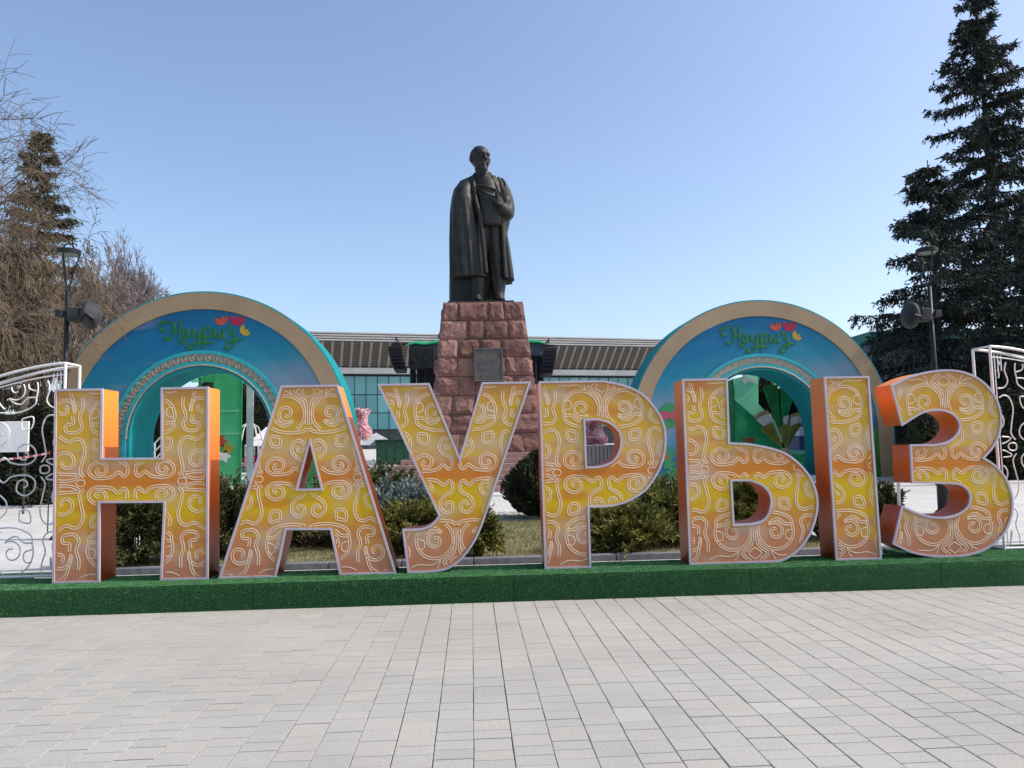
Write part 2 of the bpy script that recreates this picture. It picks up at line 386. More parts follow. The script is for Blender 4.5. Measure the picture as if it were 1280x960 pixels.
def area2(c): return sum(c[i][0] * c[(i + 1) % len(c)][1] - c[(i + 1) % len(c)][0] * c[i][1] for i in range(len(c))) / 2
def offset2(c, d):
    """move each edge of a closed contour inwards (left of travel for ccw) by d"""
    n = len(c); out = []
    for i in range(n):
        p, a, b = Vector(c[i]), Vector(c[i - 1]), Vector(c[(i + 1) % n])
        e1 = (p - a); e2 = (b - p)
        if e1.length < 1e-7: e1 = e2
        if e2.length < 1e-7: e2 = e1
        e1.normalize(); e2.normalize()
        n1 = Vector((-e1.y, e1.x)); n2 = Vector((-e2.y, e2.x)); m = n1 + n2
        if m.length < 1e-6: m = n1
        m.normalize(); k = max(0.35, m.dot(n1)); out.append(p + m * (d / k))
    return out

def inside(poly, P):
    poly = np.asarray(poly); P = np.asarray(P); x, y = P[:, 0], P[:, 1]; r = np.zeros(len(P), bool); n = len(poly)
    for i in range(n):
        x0, y0 = poly[i - 1]; x1, y1 = poly[i]
        c = ((y0 > y) != (y1 > y)); r ^= c & (x < (x1 - x0) * (y - y0) / ((y1 - y0) if y1 != y0 else 1e-9) + x0)
    return r
def edge_dist(poly, P):
    P = np.asarray(P, float); d = np.full(len(P), 1e9); poly = np.asarray(poly, float)
    for i in range(len(poly)):
        a, b = poly[i - 1], poly[i]; e = b - a; L = e @ e
        if L < 1e-12: continue
        t = np.clip(((P - a) @ e) / L, 0, 1); d = np.minimum(d, np.hypot(*(P - (a + t[:, None] * e)).T))
    return d

def blades(P, D, L, Wd, rng, bend=0.0):
    """leaf-sized triangles: roots P, directions D, lengths L, widths Wd"""
    n = len(P); D = D / np.maximum(np.linalg.norm(D, axis=1, keepdims=True), 1e-9)
    q = rng.normal(size=(n, 3)); s = np.cross(D, q); s /= np.maximum(np.linalg.norm(s, axis=1, keepdims=True), 1e-9)
    L = np.broadcast_to(L, (n,))[:, None]; Wd = np.broadcast_to(Wd, (n,))[:, None]
    V = np.stack([P - s * Wd * 0.5, P + s * Wd * 0.5, P + D * L], 1).reshape(-1, 3)
    return V, np.arange(3 * n).reshape(-1, 3)

def quads(P, D, L, Wd, rng):
    n = len(P); D = D / np.maximum(np.linalg.norm(D, axis=1, keepdims=True), 1e-9)
    q = rng.normal(size=(n, 3)); s = np.cross(D, q); s /= np.maximum(np.linalg.norm(s, axis=1, keepdims=True), 1e-9)
    L = np.broadcast_to(L, (n,))[:, None]; Wd = np.broadcast_to(Wd, (n,))[:, None]
    V = np.stack([P - s * Wd * 0.3, P + D * L * 0.55 - s * Wd * 0.5, P + D * L, P + D * L * 0.45 + s * Wd * 0.5], 1).reshape(-1, 3)
    return V, np.arange(4 * n).reshape(-1, 4)

def seg_tubes(P0, P1, R0, R1, n=3):
    """many tapered sticks at once"""
    P0 = np.asarray(P0, float); P1 = np.asarray(P1, float); R0 = np.asarray(R0, float); R1 = np.asarray(R1, float); m = len(P0)
    d = P1 - P0; d /= np.maximum(np.linalg.norm(d, axis=1, keepdims=True), 1e-9)
    h = np.where(np.abs(d[:, 2:3]) > 0.9, np.array([[1., 0, 0]]), np.array([[0, 0, 1.]]))
    a = np.cross(d, h); a /= np.maximum(np.linalg.norm(a, axis=1, keepdims=True), 1e-9); b = np.cross(d, a)
    V = []
    for P, Rr in ((P0, R0), (P1, R1)):
        for k in range(n):
            t = 2 * pi * k / n; V.append(P + (a * cos(t) + b * sin(t)) * Rr[:, None])
    V = np.stack(V, 1).reshape(-1, 3); base = np.arange(m)[:, None] * (2 * n); Fc = []
    for k in range(n):
        Fc.append(base + np.array([[k, (k + 1) % n, n + (k + 1) % n, n + k]]))
    return V, np.stack(Fc, 1).reshape(-1, 4)

def cat_mesh(name, parts):
    V = []; Fs = []; k = 0
    for v, f in parts: V.append(v); Fs.append(np.asarray(f) + k); k += len(v)
    return np_mesh(name, np.concatenate(V), np.concatenate(Fs))

# ------------------------------------------------------------------ ground
ys = [-400, 8.9, 24, 60, 120, 900]; zs = [-0.035, -0.035, 0.10, 1.25, 2.2, 2.2]
gv = [(x, y, z) for y, z in zip(ys, zs) for x in (-900, 900)]
g = MB().add(gv, [(2 * i, 2 * i + 1, 2 * i + 3, 2 * i + 2) for i in range(len(ys) - 1)])
tag(g.build('ground', 'plaza'), kind='structure')

PLAT_Y = 8.20
pav = MB().box(-13, 13, -4, 9.6, -0.03, -0.009).build('plaza_pavement', 'joint')
tag(pav, 'light grey block paving laid in straight columns towards the green platform', kind='structure')
# block pavers in columns that run away from the camera
rnd = random.Random(5)
PW, GAP = 0.212, 0.0036
def paver_geo(w, l, dz, tx, ty):
    a, b, c = w / 2, l / 2, 0.0022
    q = [(-a, -b, -0.02), (a, -b, -0.02), (a, b, -0.02), (-a, b, -0.02), (-a, -b, -c), (a, -b, -c), (a, b, -c), (-a, b, -c),
         (-a + c, -b + c, 0), (a - c, -b + c, 0), (a - c, b - c, 0), (-a + c, b - c, 0)]
    vs = [(x, y, z + (dz + tx * x + ty * y if z > -0.015 else 0)) for x, y, z in q]
    fs = [(8, 9, 10, 11)]
    for k in range(4):
        j = (k + 1) % 4; fs += [(k, j, 4 + j, 4 + k), (4 + k, 4 + j, 8 + j, 8 + k)]
    return vs, fs
pv_list = []
ncol = int(20 / PW)
for ci in range(ncol):
    cx = -10 + (ci + 0.5) * PW + 0.02
    y = -2.5 - rnd.random() * 0.2
    jx = rnd.uniform(-0.001, 0.001)
    while y < PLAT_Y - 0.01:
        l = rnd.choice((0.128, 0.17, 0.128, 0.17, 0.21)) if rnd.random() < 0.94 else 0.25
        l = min(l, PLAT_Y - 0.006 - y + 0.05)
        g_ = 0.0065 if rnd.random() < 0.6 else rnd.choice((0.0045, 0.010))
        pv_list.append((cx + jx, y + l / 2, PW - GAP - (rnd.random() < 0.25) * 0.003, l - g_, rnd.uniform(-0.0012, 0.0012), rnd.uniform(-0.0025, 0.0025), rnd.uniform(-0.0025, 0.0025), min(1, max(0, rnd.gauss(0.5, 0.15)))))
        y += l
def score(p):
    # apparent area, if inside the frame
    q = CM.transposed() @ (Vector((p[0], p[1], 0)) - Vector((0, 0, CAM_H)))
    if q.z > -0.5: return 0
    x = 640 + F_PX * q.x / -q.z; yy = 480 - F_PX * q.y / -q.z
    if not (15 < x < 1265 and yy < 950): return 0
    return p[2] * p[3] / (q.z * q.z) / abs(q.z)
order = sorted(range(len(pv_list)), key=lambda i: -score(pv_list[i]))
near = set(order[:300])
vv, ff, tones = [], [], []
paver_variants = {}
def tone_mesh(me, t):
    a = me.attributes.new('tone', 'FLOAT', 'FACE'); a.data.foreach_set('value', [t] * len(me.polygons))
for i, (x, y, w, l, dz, tx, ty, tn) in enumerate(pv_list):
    if i in near:
        key = (round(w, 3), round(l * 50), round(tn * 6), round(dz * 800))
        if key not in paver_variants:
            vs, fs = paver_geo(w, l, dz, tx, ty); me = bpy.data.meshes.new('paver'); me.from_pydata(vs, [], fs); me.update(); tone_mesh(me, tn); me.materials.append(MATS['paver']); paver_variants[key] = me
        mobj('paver', paver_variants[key], None, pav, (x, y, 0))
    else:
        vs, fs = paver_geo(w, l, dz, tx, ty); k = len(vv); vv += [(a + x, b + y, c) for a, b, c in vs]; ff += [[q + k for q in f] for f in fs]; tones += [tn] * len(fs)
me = np_mesh('paver_field', np.array(vv), np.array(ff)); me.attributes.new('tone', 'FLOAT', 'FACE').data.foreach_set('value', tones)
tag(mobj('paver_field', me, 'paver', pav), kind='stuff')

# paving behind the platform, kerb, lawn, terraces
tag(MB().box(-40, 40, 9.61, 24.3, -0.03, 0.0).build('rear_paving', 'plaza'), kind='structure')
LX0, LX1, LY0, LY1 = -5.5, 5.75, 11.0, 19.0
tag(MB().box(LX0, LX1, LY0, LY1, 0.001, 0.035).build('lawn_soil', 'soil'), kind='structure')
kb = bpy.data.objects.new('lawn_kerb', None); link(kb); tag(kb, kind='structure'); kb.location = (0, LY0, 0)
x = -9.0
kme = MB().box(-0.494, 0.494, -0.15, -0.002, 0.001, 0.09, 0.008).mesh('kerb_stone')
while x < 9:
    mobj('kerb_stone', kme, 'kerb', kb, (x + 0.5, 0, 0)); x += 1.0
rng = np.random.default_rng(3)
n = 70000
P = np.stack([rng.uniform(LX0, LX1, n), rng.uniform(LY0, LY1, n), np.full(n, 0.035)], 1)
D = np.stack([rng.normal(0, 0.5, n), rng.normal(0, 0.5, n), np.ones(n)], 1)
V, Fc = blades(P, D, rng.uniform(0.03, 0.085, n), 0.008, rng)
tag(mobj('lawn_grass', np_mesh('lawn_grass', V, Fc), 'grass'), 'short dry yellowish lawn grass between the junipers', 'grass', kind='stuff')
tz = [0.0]
for k in range(6):
    y0 = 24.3 + 4.2 * k; z1 = 0.17 * (k + 1)
    tag(MB().box(-38, 38, y0, y0 + 4.2 if k < 5 else 74, -0.02, z1, 0.012).build('plaza_terrace', 'concrete'), kind='structure')
def gz(Y):
    if Y < 24.3: return 0.0
    return 0.17 * min(6, int((Y - 24.3) / 4.2) + 1)

# ------------------------------------------------------------------ green platform
pl = thing('carpet_platform', 'long low platform covered in dark green artificial turf', 'platform', (0, PLAT_Y, 0))
PT = 0.272
segs = [(-8.5, -5.1, 1.18), (-5.1, -2.27, 0.76), (-2.27, 0.42, 0.76), (0.42, 2.95, 0.76), (2.95, 5.05, 0.76), (5.05, 8.8, 1.18)]
for (a, b, d) in segs:
    bm = bmesh.new(); bmesh.ops.create_grid(bm, x_segments=40, y_segments=1, size=0.5)
    bm.free()
    m_ = MB(); N = 30
    ring = []
    for i in range(N + 1):
        x = a + 0.004 + (b - a - 0.008) * i / N
        w1 = 0.006 * mnoise.noise((x * 2.3, 0, 1)); w2 = 0.005 * mnoise.noise((x * 3.1, 5, 1))
        ring.append([(x, 0.0 + w1, 0.002), (x, -0.004 + w1 * 1.5, PT * 0.5), (x, 0.004 + w1, PT - 0.02), (x, 0.008 + w1, PT - 0.003 + w2), (x, 0.016, PT + w2), (x, d, PT), (x, d, 0.002)])
    m_.loft(ring, True)
    m_.build('carpet_section', 'carpet', pl)
rt_ = np.random.default_rng(77)
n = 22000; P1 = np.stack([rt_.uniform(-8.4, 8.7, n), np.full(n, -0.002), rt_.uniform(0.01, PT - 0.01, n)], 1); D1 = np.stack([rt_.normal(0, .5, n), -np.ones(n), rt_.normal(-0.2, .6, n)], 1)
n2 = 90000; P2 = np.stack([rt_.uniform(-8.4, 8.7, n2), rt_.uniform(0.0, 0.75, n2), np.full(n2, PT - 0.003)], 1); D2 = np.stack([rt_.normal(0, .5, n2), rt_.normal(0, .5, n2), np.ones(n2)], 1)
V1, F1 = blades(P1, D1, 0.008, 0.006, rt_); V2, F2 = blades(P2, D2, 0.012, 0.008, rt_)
tag(mobj('turf_pile', cat_mesh('turf_pile', [(V1, F1), (V2, F2)]), 'turf', pl), kind='stuff')  # bright blades dense on top, sparse in front: sun and shade built into the colour

# ------------------------------------------------------------------ ornament of the letters and screens
def spiral(cx, cz, r0, r1, a0, a1, n=40):
    return [(cx + (r0 + (r1 - r0) * t / n) * cos(R(a0 + (a1 - a0) * t / n)), cz + (r0 + (r1 - r0) * t / n) * sin(R(a0 + (a1 - a0) * t / n))) for t in range(n + 1)]
# quarter of the pattern, metres from its centre; 1 = double strand
QUAD = [
    ([(0, 1.035), (.075, .965), (.14, .905), (.07, .85), (.03, .79), (.022, .70), (.022, .56)], 1),
    ([(0, .965), (.07, .905), (0, .845)], 0),
    ([(.17, .875), (.26, .93), (.40, .925), (.50, .975), (.36, .985), (.22, .97), (.17, .875)], 0),
    (spiral(.235, .675, .20, .185, 236, -20) + [(.40, .55), (.32, .50), (.20, .475), (.06, .485), (.03, .51), (0, .50)], 1),
    ([(.415, .76), (.36, .765), (.335, .73), (.345, .68), (.41, .66)], 0),
    (spiral(.225, .68, .025, .10, 300, -130) + [(.20, .565), (.27, .55), (.33, .60), (.415, .605)], 1),
    ([(.285, .425), (.385, .44), (.37, .345), (.29, .34), (.285, .425)], 1),
    ([(.19, .06), (.27, .045), (.36, .05), (.42, .10), (.405, .175), (.33, .215), (.255, .175), (.265, .10), (.325, .085), (.352, .125), (.318, .15)], 1),
    ([(.19, .06), (.13, .105), (.075, .06), (.04, .10), (.05, .175), (.115, .215), (.165, .27), (.165, .345), (.105, .395), (.045, .36), (.05, .295), (.10, .285), (.115, .325)], 1),
    ([(.46, .0), (.475, .03), (.53, .03), (.55, .0)], 0),
    ([(.47, .06), (.51, .12), (.49, .23), (.47, .34), (.50, .43), (.56, .455), (.64, .43), (.76, .50), (.86, .47)], 1),
    (spiral(.655, .215, .025, .135, 40, -420) + [(.52, .08), (.60, .03), (.72, .03), (.80, .09)], 1),
    ([(.505, .88), (.50, .78), (.53, .68), (.505, .58), (.56, .52), (.66, .535), (.66, .60), (.595, .615), (.60, .69)], 1),
    (spiral(.69, .77, .022, .115, 120, 560) + [(.62, .92), (.70, .985), (.80, .975)], 1),
    ([(.80, .40), (.84, .28), (.80, .15), (.86, .02)], 0), ([(.83, .93), (.86, .78), (.83, .62), (.88, .55)], 0),
]
def strands(P, dbl, w):
    if not dbl: return [P]
    T = np.gradient(P, axis=0); T /= np.maximum(np.hypot(T[:, 0], T[:, 1]), 1e-9)[:, None]; N = np.stack([-T[:, 1], T[:, 0]], 1)
    return [P + N * w, P - N * w]
def ornament(polys, holes, cx, cz, sx, sz, inset, rad, y, flat=1.0, single=False):
    """pattern mirrored left-right and top-bottom about (cx, cz), trimmed to the shape"""
    m = MB()
    for line, dbl in QUAD:
        c = catmull(line, False, 6)
        for ax in (1, -1):
            for az in (1, -1):
                P = np.array([(cx + ax * p.x * sx, cz + az * p.y * sz) for p in c])
                L = np.r_[0, np.cumsum(np.hypot(*np.diff(P, axis=0).T))]
                k = max(3, int(L[-1] / 0.016)); u = np.linspace(0, L[-1], k)
                Pc = np.stack([np.interp(u, L, P[:, 0]), np.interp(u, L, P[:, 1])], 1)
                for Pd in strands(Pc, dbl and not single, 0.0125):
                    ok = np.zeros(len(Pd), bool)
                    for pg in polys: ok |= inside(pg, Pd) & (edge_dist(pg, Pd) > inset)
                    for h in holes: ok &= ~(inside(h, Pd) | (edge_dist(h, Pd) < inset))
                    run = []
                    for i in range(len(Pd) + 1):
                        if i < len(Pd) and ok[i]: run.append(Pd[i])
                        else:
                            if len(run) > 2: m.tube([(p[0], 0, p[1]) for p in run], rad, 4)
                            run = []
    m.v = [(x, y + yy * flat, z) for x, yy, z in m.v]
    return m

# ------------------------------------------------------------------ giant letters
LF = PLAT_Y + 0.35        # front plane of the letters
LD = 0.38                  # their depth
def C(seq):
    """contour given as photo pixels; a tuple of three marks a smooth point"""
    n = len(seq); out = []; i0 = next(i for i in range(n) if len(seq[i]) == 2)
    seq = seq[i0:] + seq[:i0]; run = [seq[0]]
    for k in range(1, n + 1):
        p = seq[k % n]; run.append(p)
        if len(p) == 2:
            w = [at(q[0], q[1], LF) for q in run]; w = [(v.x, v.z) for v in w]
            def snap(q):
                x, z = q
                if abs(z - PT) < 0.035: z = PT + 0.002
                if abs(z - 2.337) < 0.021: z = 2.337
                return (x, z)
            w[0] = snap(w[0]); w[-1] = snap(w[-1])
            if len(w) == 2: out.append(w[0])
            else: out += [(v.x, v.y) for v in catmull(w, False, 5)[:-1]]
            run = [p]
    res = [(x, max(z, PT + 0.002)) for x, z in out]
    return res if area2(res) > 0 else res[::-1]
s = 1
LETTERS = [
 ('giant orange letter Н with two tall legs, leftmost of the six', [([(69.4,488.3),(128.3,487.1),(127.5,573.2),(202,572.6),(202.1,486.2),(260.5,485.4),(259.8,725),(201,726.5),(205.5,627.8),(124.8,628.3),(124.3,728.8),(66.4,730.5)], [])]),
 ('giant orange letter А with a small triangular hole', [([(351.9,482.2),(422,482.2),(494.9,717.4),(424.9,718.8),(413.2,661.9),(357.8,661.9),(344.6,720.6),(274,722.6)], [[(387.5,552.8),(371.5,611.7),(402.1,611.2)]])]),
 ('giant orange letter У with a hooked tail, in front of the statue', [([(472.7,479.7),(536.5,479.1),(574.8,573.1),(602.9,478.3),(663.1,478.3),(603.5,654.1),(595,673.8,s),(583.8,690.7,s),(571.1,704,s),(555.7,712.4,s),(533,715.5),(510,716),(503.6,662),(524.7,661.2,s),(537.4,656.9,s),(545.8,649,s),(548.6,644.3)], [])]),
 ('giant orange letter Р with one round bowl on top', [([(674,476.9),(752.8,476.5),(778.1,481.1,s),(800.6,490.9,s),(817.5,507.8,s),(828.8,527.5,s),(832.2,547.2,s),(830.2,569.7,s),(821.7,592.2,s),(806.3,613.3,s),(786.6,626,s),(769.7,631.6,s),(752.8,633.6),(736,633.8),(738.4,710.4),(681.4,711.2)],
    [[(730.9,525.3),(747.2,524.7),(761.3,528.9,s),(772.5,538.8,s),(775.9,550,s),(773.9,564.1,s),(766.9,575.3,s),(755.6,581.5,s),(745,583.6),(733.2,583.8)]])]),
 ('giant orange letter Ы made of a bowl and a separate bar', [([(853,473.9),(908.7,473.9),(911.5,553.5),(934,554.6),(959.3,559.1,s),(981.8,566.7,s),(1001.5,582.1,s),(1015.5,601.8,s),(1021.7,624.3,s),(1019.8,646.8,s),(1009.9,672.1,s),(993,691.8,s),(973.4,702.4,s),(950.9,706.2),(862.3,707.2)],
    [[(914.3,601),(936.8,601),(950.9,606,s),(959.9,614.5,s),(963.5,625.7,s),(960.7,641.2,s),(952.3,651,s),(939.6,654.7),(917.2,655.8)]]),
    ([(1030.2,471.1),(1085.3,470.2),(1101.3,700.2),(1045.1,703)], [])]),
 ('giant orange letter З with two open bowls, rightmost of the six', [([(1113.8,481.9),(1138.1,470.5,s),(1163.1,464.3,s),(1185,462.6,s),(1203.8,465,s),(1222.5,473.1,s),(1238.1,487.2,s),(1247.5,504.4,s),(1251.3,523.1,s),(1249,541.9,s),(1241,559,s),(1229.4,572.5),(1244.4,582.5,s),(1256.9,598,s),(1264.7,620,s),(1264.7,641.9,s),(1256.9,663.8,s),(1242.8,679.4,s),(1225.6,689.6,s),(1203.8,695.4,s),(1181.9,696.6,s),(1160,695,s),(1138,690.3,s),(1116,680),(1127.2,632.5),(1144.4,640.3,s),(1163,645.6,s),(1181.9,646.6,s),(1197.5,642.5,s),(1208.4,634,s),(1212,624.7,s),(1210,613.8,s),(1200.6,606.6,s),(1188,604.4),(1139.7,603.8),(1137.5,556),(1169.4,556),(1185,551.9,s),(1196,541.9,s),(1199,531,s),(1192.8,520,s),(1181.9,514.4,s),(1166.3,513,s),(1150.6,517.5,s),(1127.2,531.9)], [])]),
]
for lab, pieces in LETTERS:
    cont = [(C(o), [C(h) for h in hs]) for o, hs in pieces]
    allx = [p[0] for o, _ in cont for p in o]; cx = (min(allx) + max(allx)) / 2
    if 'Ы' in lab: cx_orn = None
    t = thing('giant_letter', lab, 'letter', (cx, LF, PT + 0.001), group='giant letters on the green platform')
    for o, hs in cont:
        ol = [(x - cx, z - PT) for x, z in o]; hl = [[(x - cx, z - PT) for x, z in h] for h in hs]
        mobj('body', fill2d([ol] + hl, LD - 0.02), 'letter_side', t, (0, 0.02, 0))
        pan = mobj('front_panel', fill2d([ol] + hl, 0.0185), 'letter_print', t, (0, 0, 0))
        tb = MB()
        for k, c in enumerate([ol] + hl):
            cc = c if k == 0 else c[::-1]
            inn = offset2(cc, 0.017); out = offset2(cc, -0.006); nn = len(cc)
            ring = []
            for i in range(nn + 1):
                a, b = out[i % nn], inn[i % nn]
                ring.append([(a.x, 0.012, a.y), (a.x, -0.014, a.y), (b.x, -0.014, b.y), (b.x, 0.012, b.y)])
            tb.loft(ring, False)
        tb.build('edge_trim', 'trim', t)
        xs = [p[0] for p in ol]; ocx = (min(xs) + max(xs)) / 2
        wd = max(xs) - min(xs)
        om = ornament([ol], hl, ocx if wd > 0.8 else ocx - 0.3, 1.05, 1.06, 1.045, 0.032, 0.0056, -0.0005, flat=0.3)
        om.build('ornament', 'ornament', pan)
    if 'З' in lab:
        # thin prop between the two open ends of the bowl
        a = at(1123, 604, LF + 0.2); b = at(1123, 636, LF + 0.2)
        MB().tube([(a.x - cx, 0.2, a.z - PT), (b.x - cx + 0.01, 0.2, b.z - PT)], 0.02, 8).build('prop', 'white_paint', t)

# ------------------------------------------------------------------ white ornamental screens
def screen(sign, px_in, py_top, Yf, label):
    p = at(px_in, py_top, Yf); H = p.z - PT; x0 = p.x
    t = thing('ornamental_screen', label, 'screen', (x0, Yf, PT + 0.001), group='white wire screens')
    Wd, Dp = 1.9, 0.32
    top = [(sign * Wd * k / 24, H - 0.62 * (k / 24) ** 1.7 - 0.02 * sin(k / 24 * pi)) for k in range(25)]
    fr = MB()
    for y in (0.0, Dp):
        fr.tube([(0, y, 0), (0, y, H)], 0.017, 6); fr.tube([(x, y, z) for x, z in top], 0.017, 6)
        fr.tube([(sign * Wd, y, 0), (sign * Wd, y, top[-1][1])], 0.017, 6); fr.tube([(0, y, 0.02), (sign * Wd, y, 0.02)], 0.017, 6)
    for x, z in (top[0], top[-1], (0, 0.02), (sign * Wd, 0.02)): fr.tube([(x, 0, z), (x, Dp, z)], 0.015, 6)
    fr.build('frame', 'white_paint', t)
    tr = MB()
    for dz in (0.07, 0.13): tr.tube([(x, 0.004, z - dz) for x, z in top], 0.009, 5)
    for dx in (0.05, 0.09, 0.13): tr.tube([(sign * dx, 0.004, H - 0.30 if dx > 0.05 else 0), (sign * dx, 0.004, H - 0.09 - dx * 0.2)], 0.007, 5)
    tr.build('tracery', 'white_paint', t)
    pg = [(sign * 0.05, 0.04), (sign * 0.05, H - 0.13)] + [(x, z - 0.15) for x, z in top[1:]] + [(sign * Wd, 0.04)]
    om = ornament([pg], [], sign * 0.80, H * 0.5, 1.2, H * 0.56, 0.012, 0.0085, 0.0, single=True)
    om.build('scrollwork', 'white_paint', t)
screen(-1, 82, 454, LF + LD + 0.04, 'white wire screen of scrolls left of the letters')
screen(1, 1237, 433, LF + LD + 0.04, 'white wire screen of scrolls right of the letters')

# ------------------------------------------------------------------ festive arches
def ring_pts(r, zc, n=48, legs=True):
    p = [(r * cos(pi * k / n), zc + r * sin(pi * k / n)) for k in range(n + 1)]
    return p
def band(r0, r1, zc, n=56):
    """arch-shaped band with straight legs down to the ground"""
    o = [(r1, 0)] + ring_pts(r1, zc, n) + [(-r1, 0)]
    i = [(-r0, 0)] + ring_pts(r0, zc, n)[::-1] + [(r0, 0)]
    return [o + i]
SCRIPT = [
    [(150,300),(95,296),(70,252),(108,212),(175,203),(238,214)], [(236,200),(242,300),(215,382),(165,402),(120,385)],
    [(322,185),(311,300),(310,395),(335,445),(378,425)], [(242,312),(311,300)],
    [(402,292),(362,300),(345,350),(366,388),(398,360),(405,292),(405,368),(432,388)],
    [(468,280),(465,350),(490,388),(528,362),(545,280),(540,380),(508,462),(450,512),(402,505),(420,462),(500,446),(600,441),(700,450)],
    [(592,278),(586,400),(580,522)], [(590,305),(640,268),(668,312),(650,372),(597,382)],
    [(712,278),(705,370),(735,397),(768,370),(746,336),(710,352)], [(816,278),(806,380),(842,392)],
    [(858,292),(900,263),(937,290),(920,335),(888,345),(930,366),(946,420),(910,492),(860,512),(834,482),(860,440),(950,411),(1040,405)]]
def tulip(rad, notch):
    p = [(rad * cos(a), rad * 0.9 * sin(a)) for a in np.linspace(R(150), R(390), 22)]
    return p + [(rad * 0.42, rad * 0.12), (rad * 0.2, rad * 0.62), (-rad * 0.05, rad * 0.05), (-rad * 0.35, rad * 0.2)]
def arch(pxc, pyc, Y, label, rope, rz=0.0):
    RO, RT, RB0, RB1, RI = 5.0, 4.42, 2.88, 2.60, 2.42
    c = at(pxc, pyc, Y); g0 = gz(Y); zc = c.z - g0
    t = thing('festive_arch', label, 'arch', (c.x, Y, g0 + 0.002), R(rz), group='round festive arches')
    DP, DT = 1.6, 1.9
    mobj('printed_panel', fill2d(band(RI, RT, zc), 0.08), 'arch_print', t, (0, 0.06, 0))
    mobj('gold_rim', fill2d(band(RT + 0.004, RO, zc), 0.1), 'gold_rim', t)
    mobj('outer_skin', fill2d(band(RO + 0.003, RO + 0.05, zc), DP), 'turquoise_cloth', t, (0, 0.02, 0))
    mobj('inner_tunnel', fill2d(band(RI - 0.05, RI - 0.003, zc), DT), 'turquoise_cloth', t, (0, 0.03, 0))
    mobj('rear_panel', fill2d(band(RI, RT, zc), 0.04), 'turquoise', t, (0, DP - 0.12, 0))
    for r_, nm in ((RB1 - 0.05, 'teal_ring'), (RB0 + 0.05, 'teal_ring')):
        mobj(nm, fill2d(band(r_ - 0.06, r_ + 0.06, zc), 0.12), 'turquoise', t, (0, -0.02, 0))
    if rope:
        for ph in range(4):
            m = MB(); pts = []
            for k in range(600):
                a = R(-22) + (pi + R(44)) * k / 599
                rr = (RB0 + RB1) / 2 + 0.01 + 0.115 * sin(k * 0.42 + ph * 1.571)
                pts.append((rr * cos(a), 0.03 - 0.02 * cos(k * 0.84 + ph * 1.571), zc + rr * sin(a)))
            m.tube(pts, 0.032, 5).build('braid_strand', 'braid', t)
    else:
        mobj('silver_band', fill2d(band(RB1 + 0.02, RB0 - 0.02, zc), 0.06), 'braid', t, (0, 0.01, 0))
    m = MB(); m.tube([(x, 0.0, z) for x, z in ring_pts(RI + 0.06, zc, 60)], 0.035, 6); m.build('thin_ring', 'braid', t)
    # lettering and tulips printed on the panel
    def loc(q):
        w = at(190 + q[0] / 9.143, 380 + q[1] / 9.143, 26.7); c0 = at(250, 547, 26.7); return w.x - c0.x, w.z - c0.z + zc
    m = MB()
    for st in SCRIPT:
        pts = [loc(q) for q in st]; cc = catmull(pts, False, 5)
        m.tube([(p.x, 0.0, p.y) for p in cc], [0.052 + 0.018 * sin(i * 0.5) for i in range(len(cc))], 6)
    m.v = [(x, y * 0.2 + 0.048, z) for x, y, z in m.v]
    m.build('script_lettering', 'script_green', t)
    for q, nm, rad, rot in (((790, 175), 'tulip_orange', 0.22, 0.2), ((972, 170), 'tulip_crimson', 0.26, -0.1), ((1065, 300), 'tulip_yellow', 0.2, -0.9)):
        x, z = loc(q); o = mobj('tulip', fill2d([tulip(rad, 0)], 0.02), nm, t, (x, 0.036, z)); o.rotation_euler = (0, -rot, 0)
    for sx in (-1, 1):
        # heart-shaped red flower on a dark green leaf, low on each side of the print
        base = (sx * 3.55, zc + 0.72)
        lf = [(0.55 * cos(a) * (1 + 0.12 * cos(4 * a)), 0.42 * sin(a) * (1 + 0.12 * cos(4 * a))) for a in np.linspace(0, 2 * pi, 30, endpoint=False)]
        mobj('leaf', fill2d([lf], 0.016), 'leaf_green', t, (base[0], 0.04, base[1]))
        for dx in (-0.2, 0.2):
            fl = [(dx + 0.2 * cos(a) * (1 + 0.2 * sin(2 * a)), 0.17 * sin(a)) for a in np.linspace(0, 2 * pi, 20, endpoint=False)]
            mobj('petal', fill2d([fl], 0.014), 'banner_red', t, (base[0], 0.024, base[1]))
    frn = random.Random(int(pxc))
    for sx in (-1, 1):
        for k in range(9):
            x = sx * frn.uniform(2.75, 4.25); z = frn.uniform(0.15, 2.1); rad = frn.uniform(0.12, 0.24)
            fl = [(rad * cos(a) * (1 + 0.25 * cos(5 * a)), rad * sin(a) * (1 + 0.25 * cos(5 * a))) for a in np.linspace(0, 2 * pi, 30, endpoint=False)]
            mobj('printed_flower', fill2d([fl], 0.012), frn.choice(('tulip_crimson', 'tulip_orange', 'tulip_yellow', 'leaf_green', 'leaf_green')), t, (x, 0.046 - k * 0.0015, z))
    return t, c, zc
archL, cL, zL = arch(250, 547, 26.7, 'round blue festive arch with gold rim, left of the statue', True, -1)
archR, cR, zR = arch(955, 541, 28.3, 'round blue festive arch with gold rim, right of the statue', False)

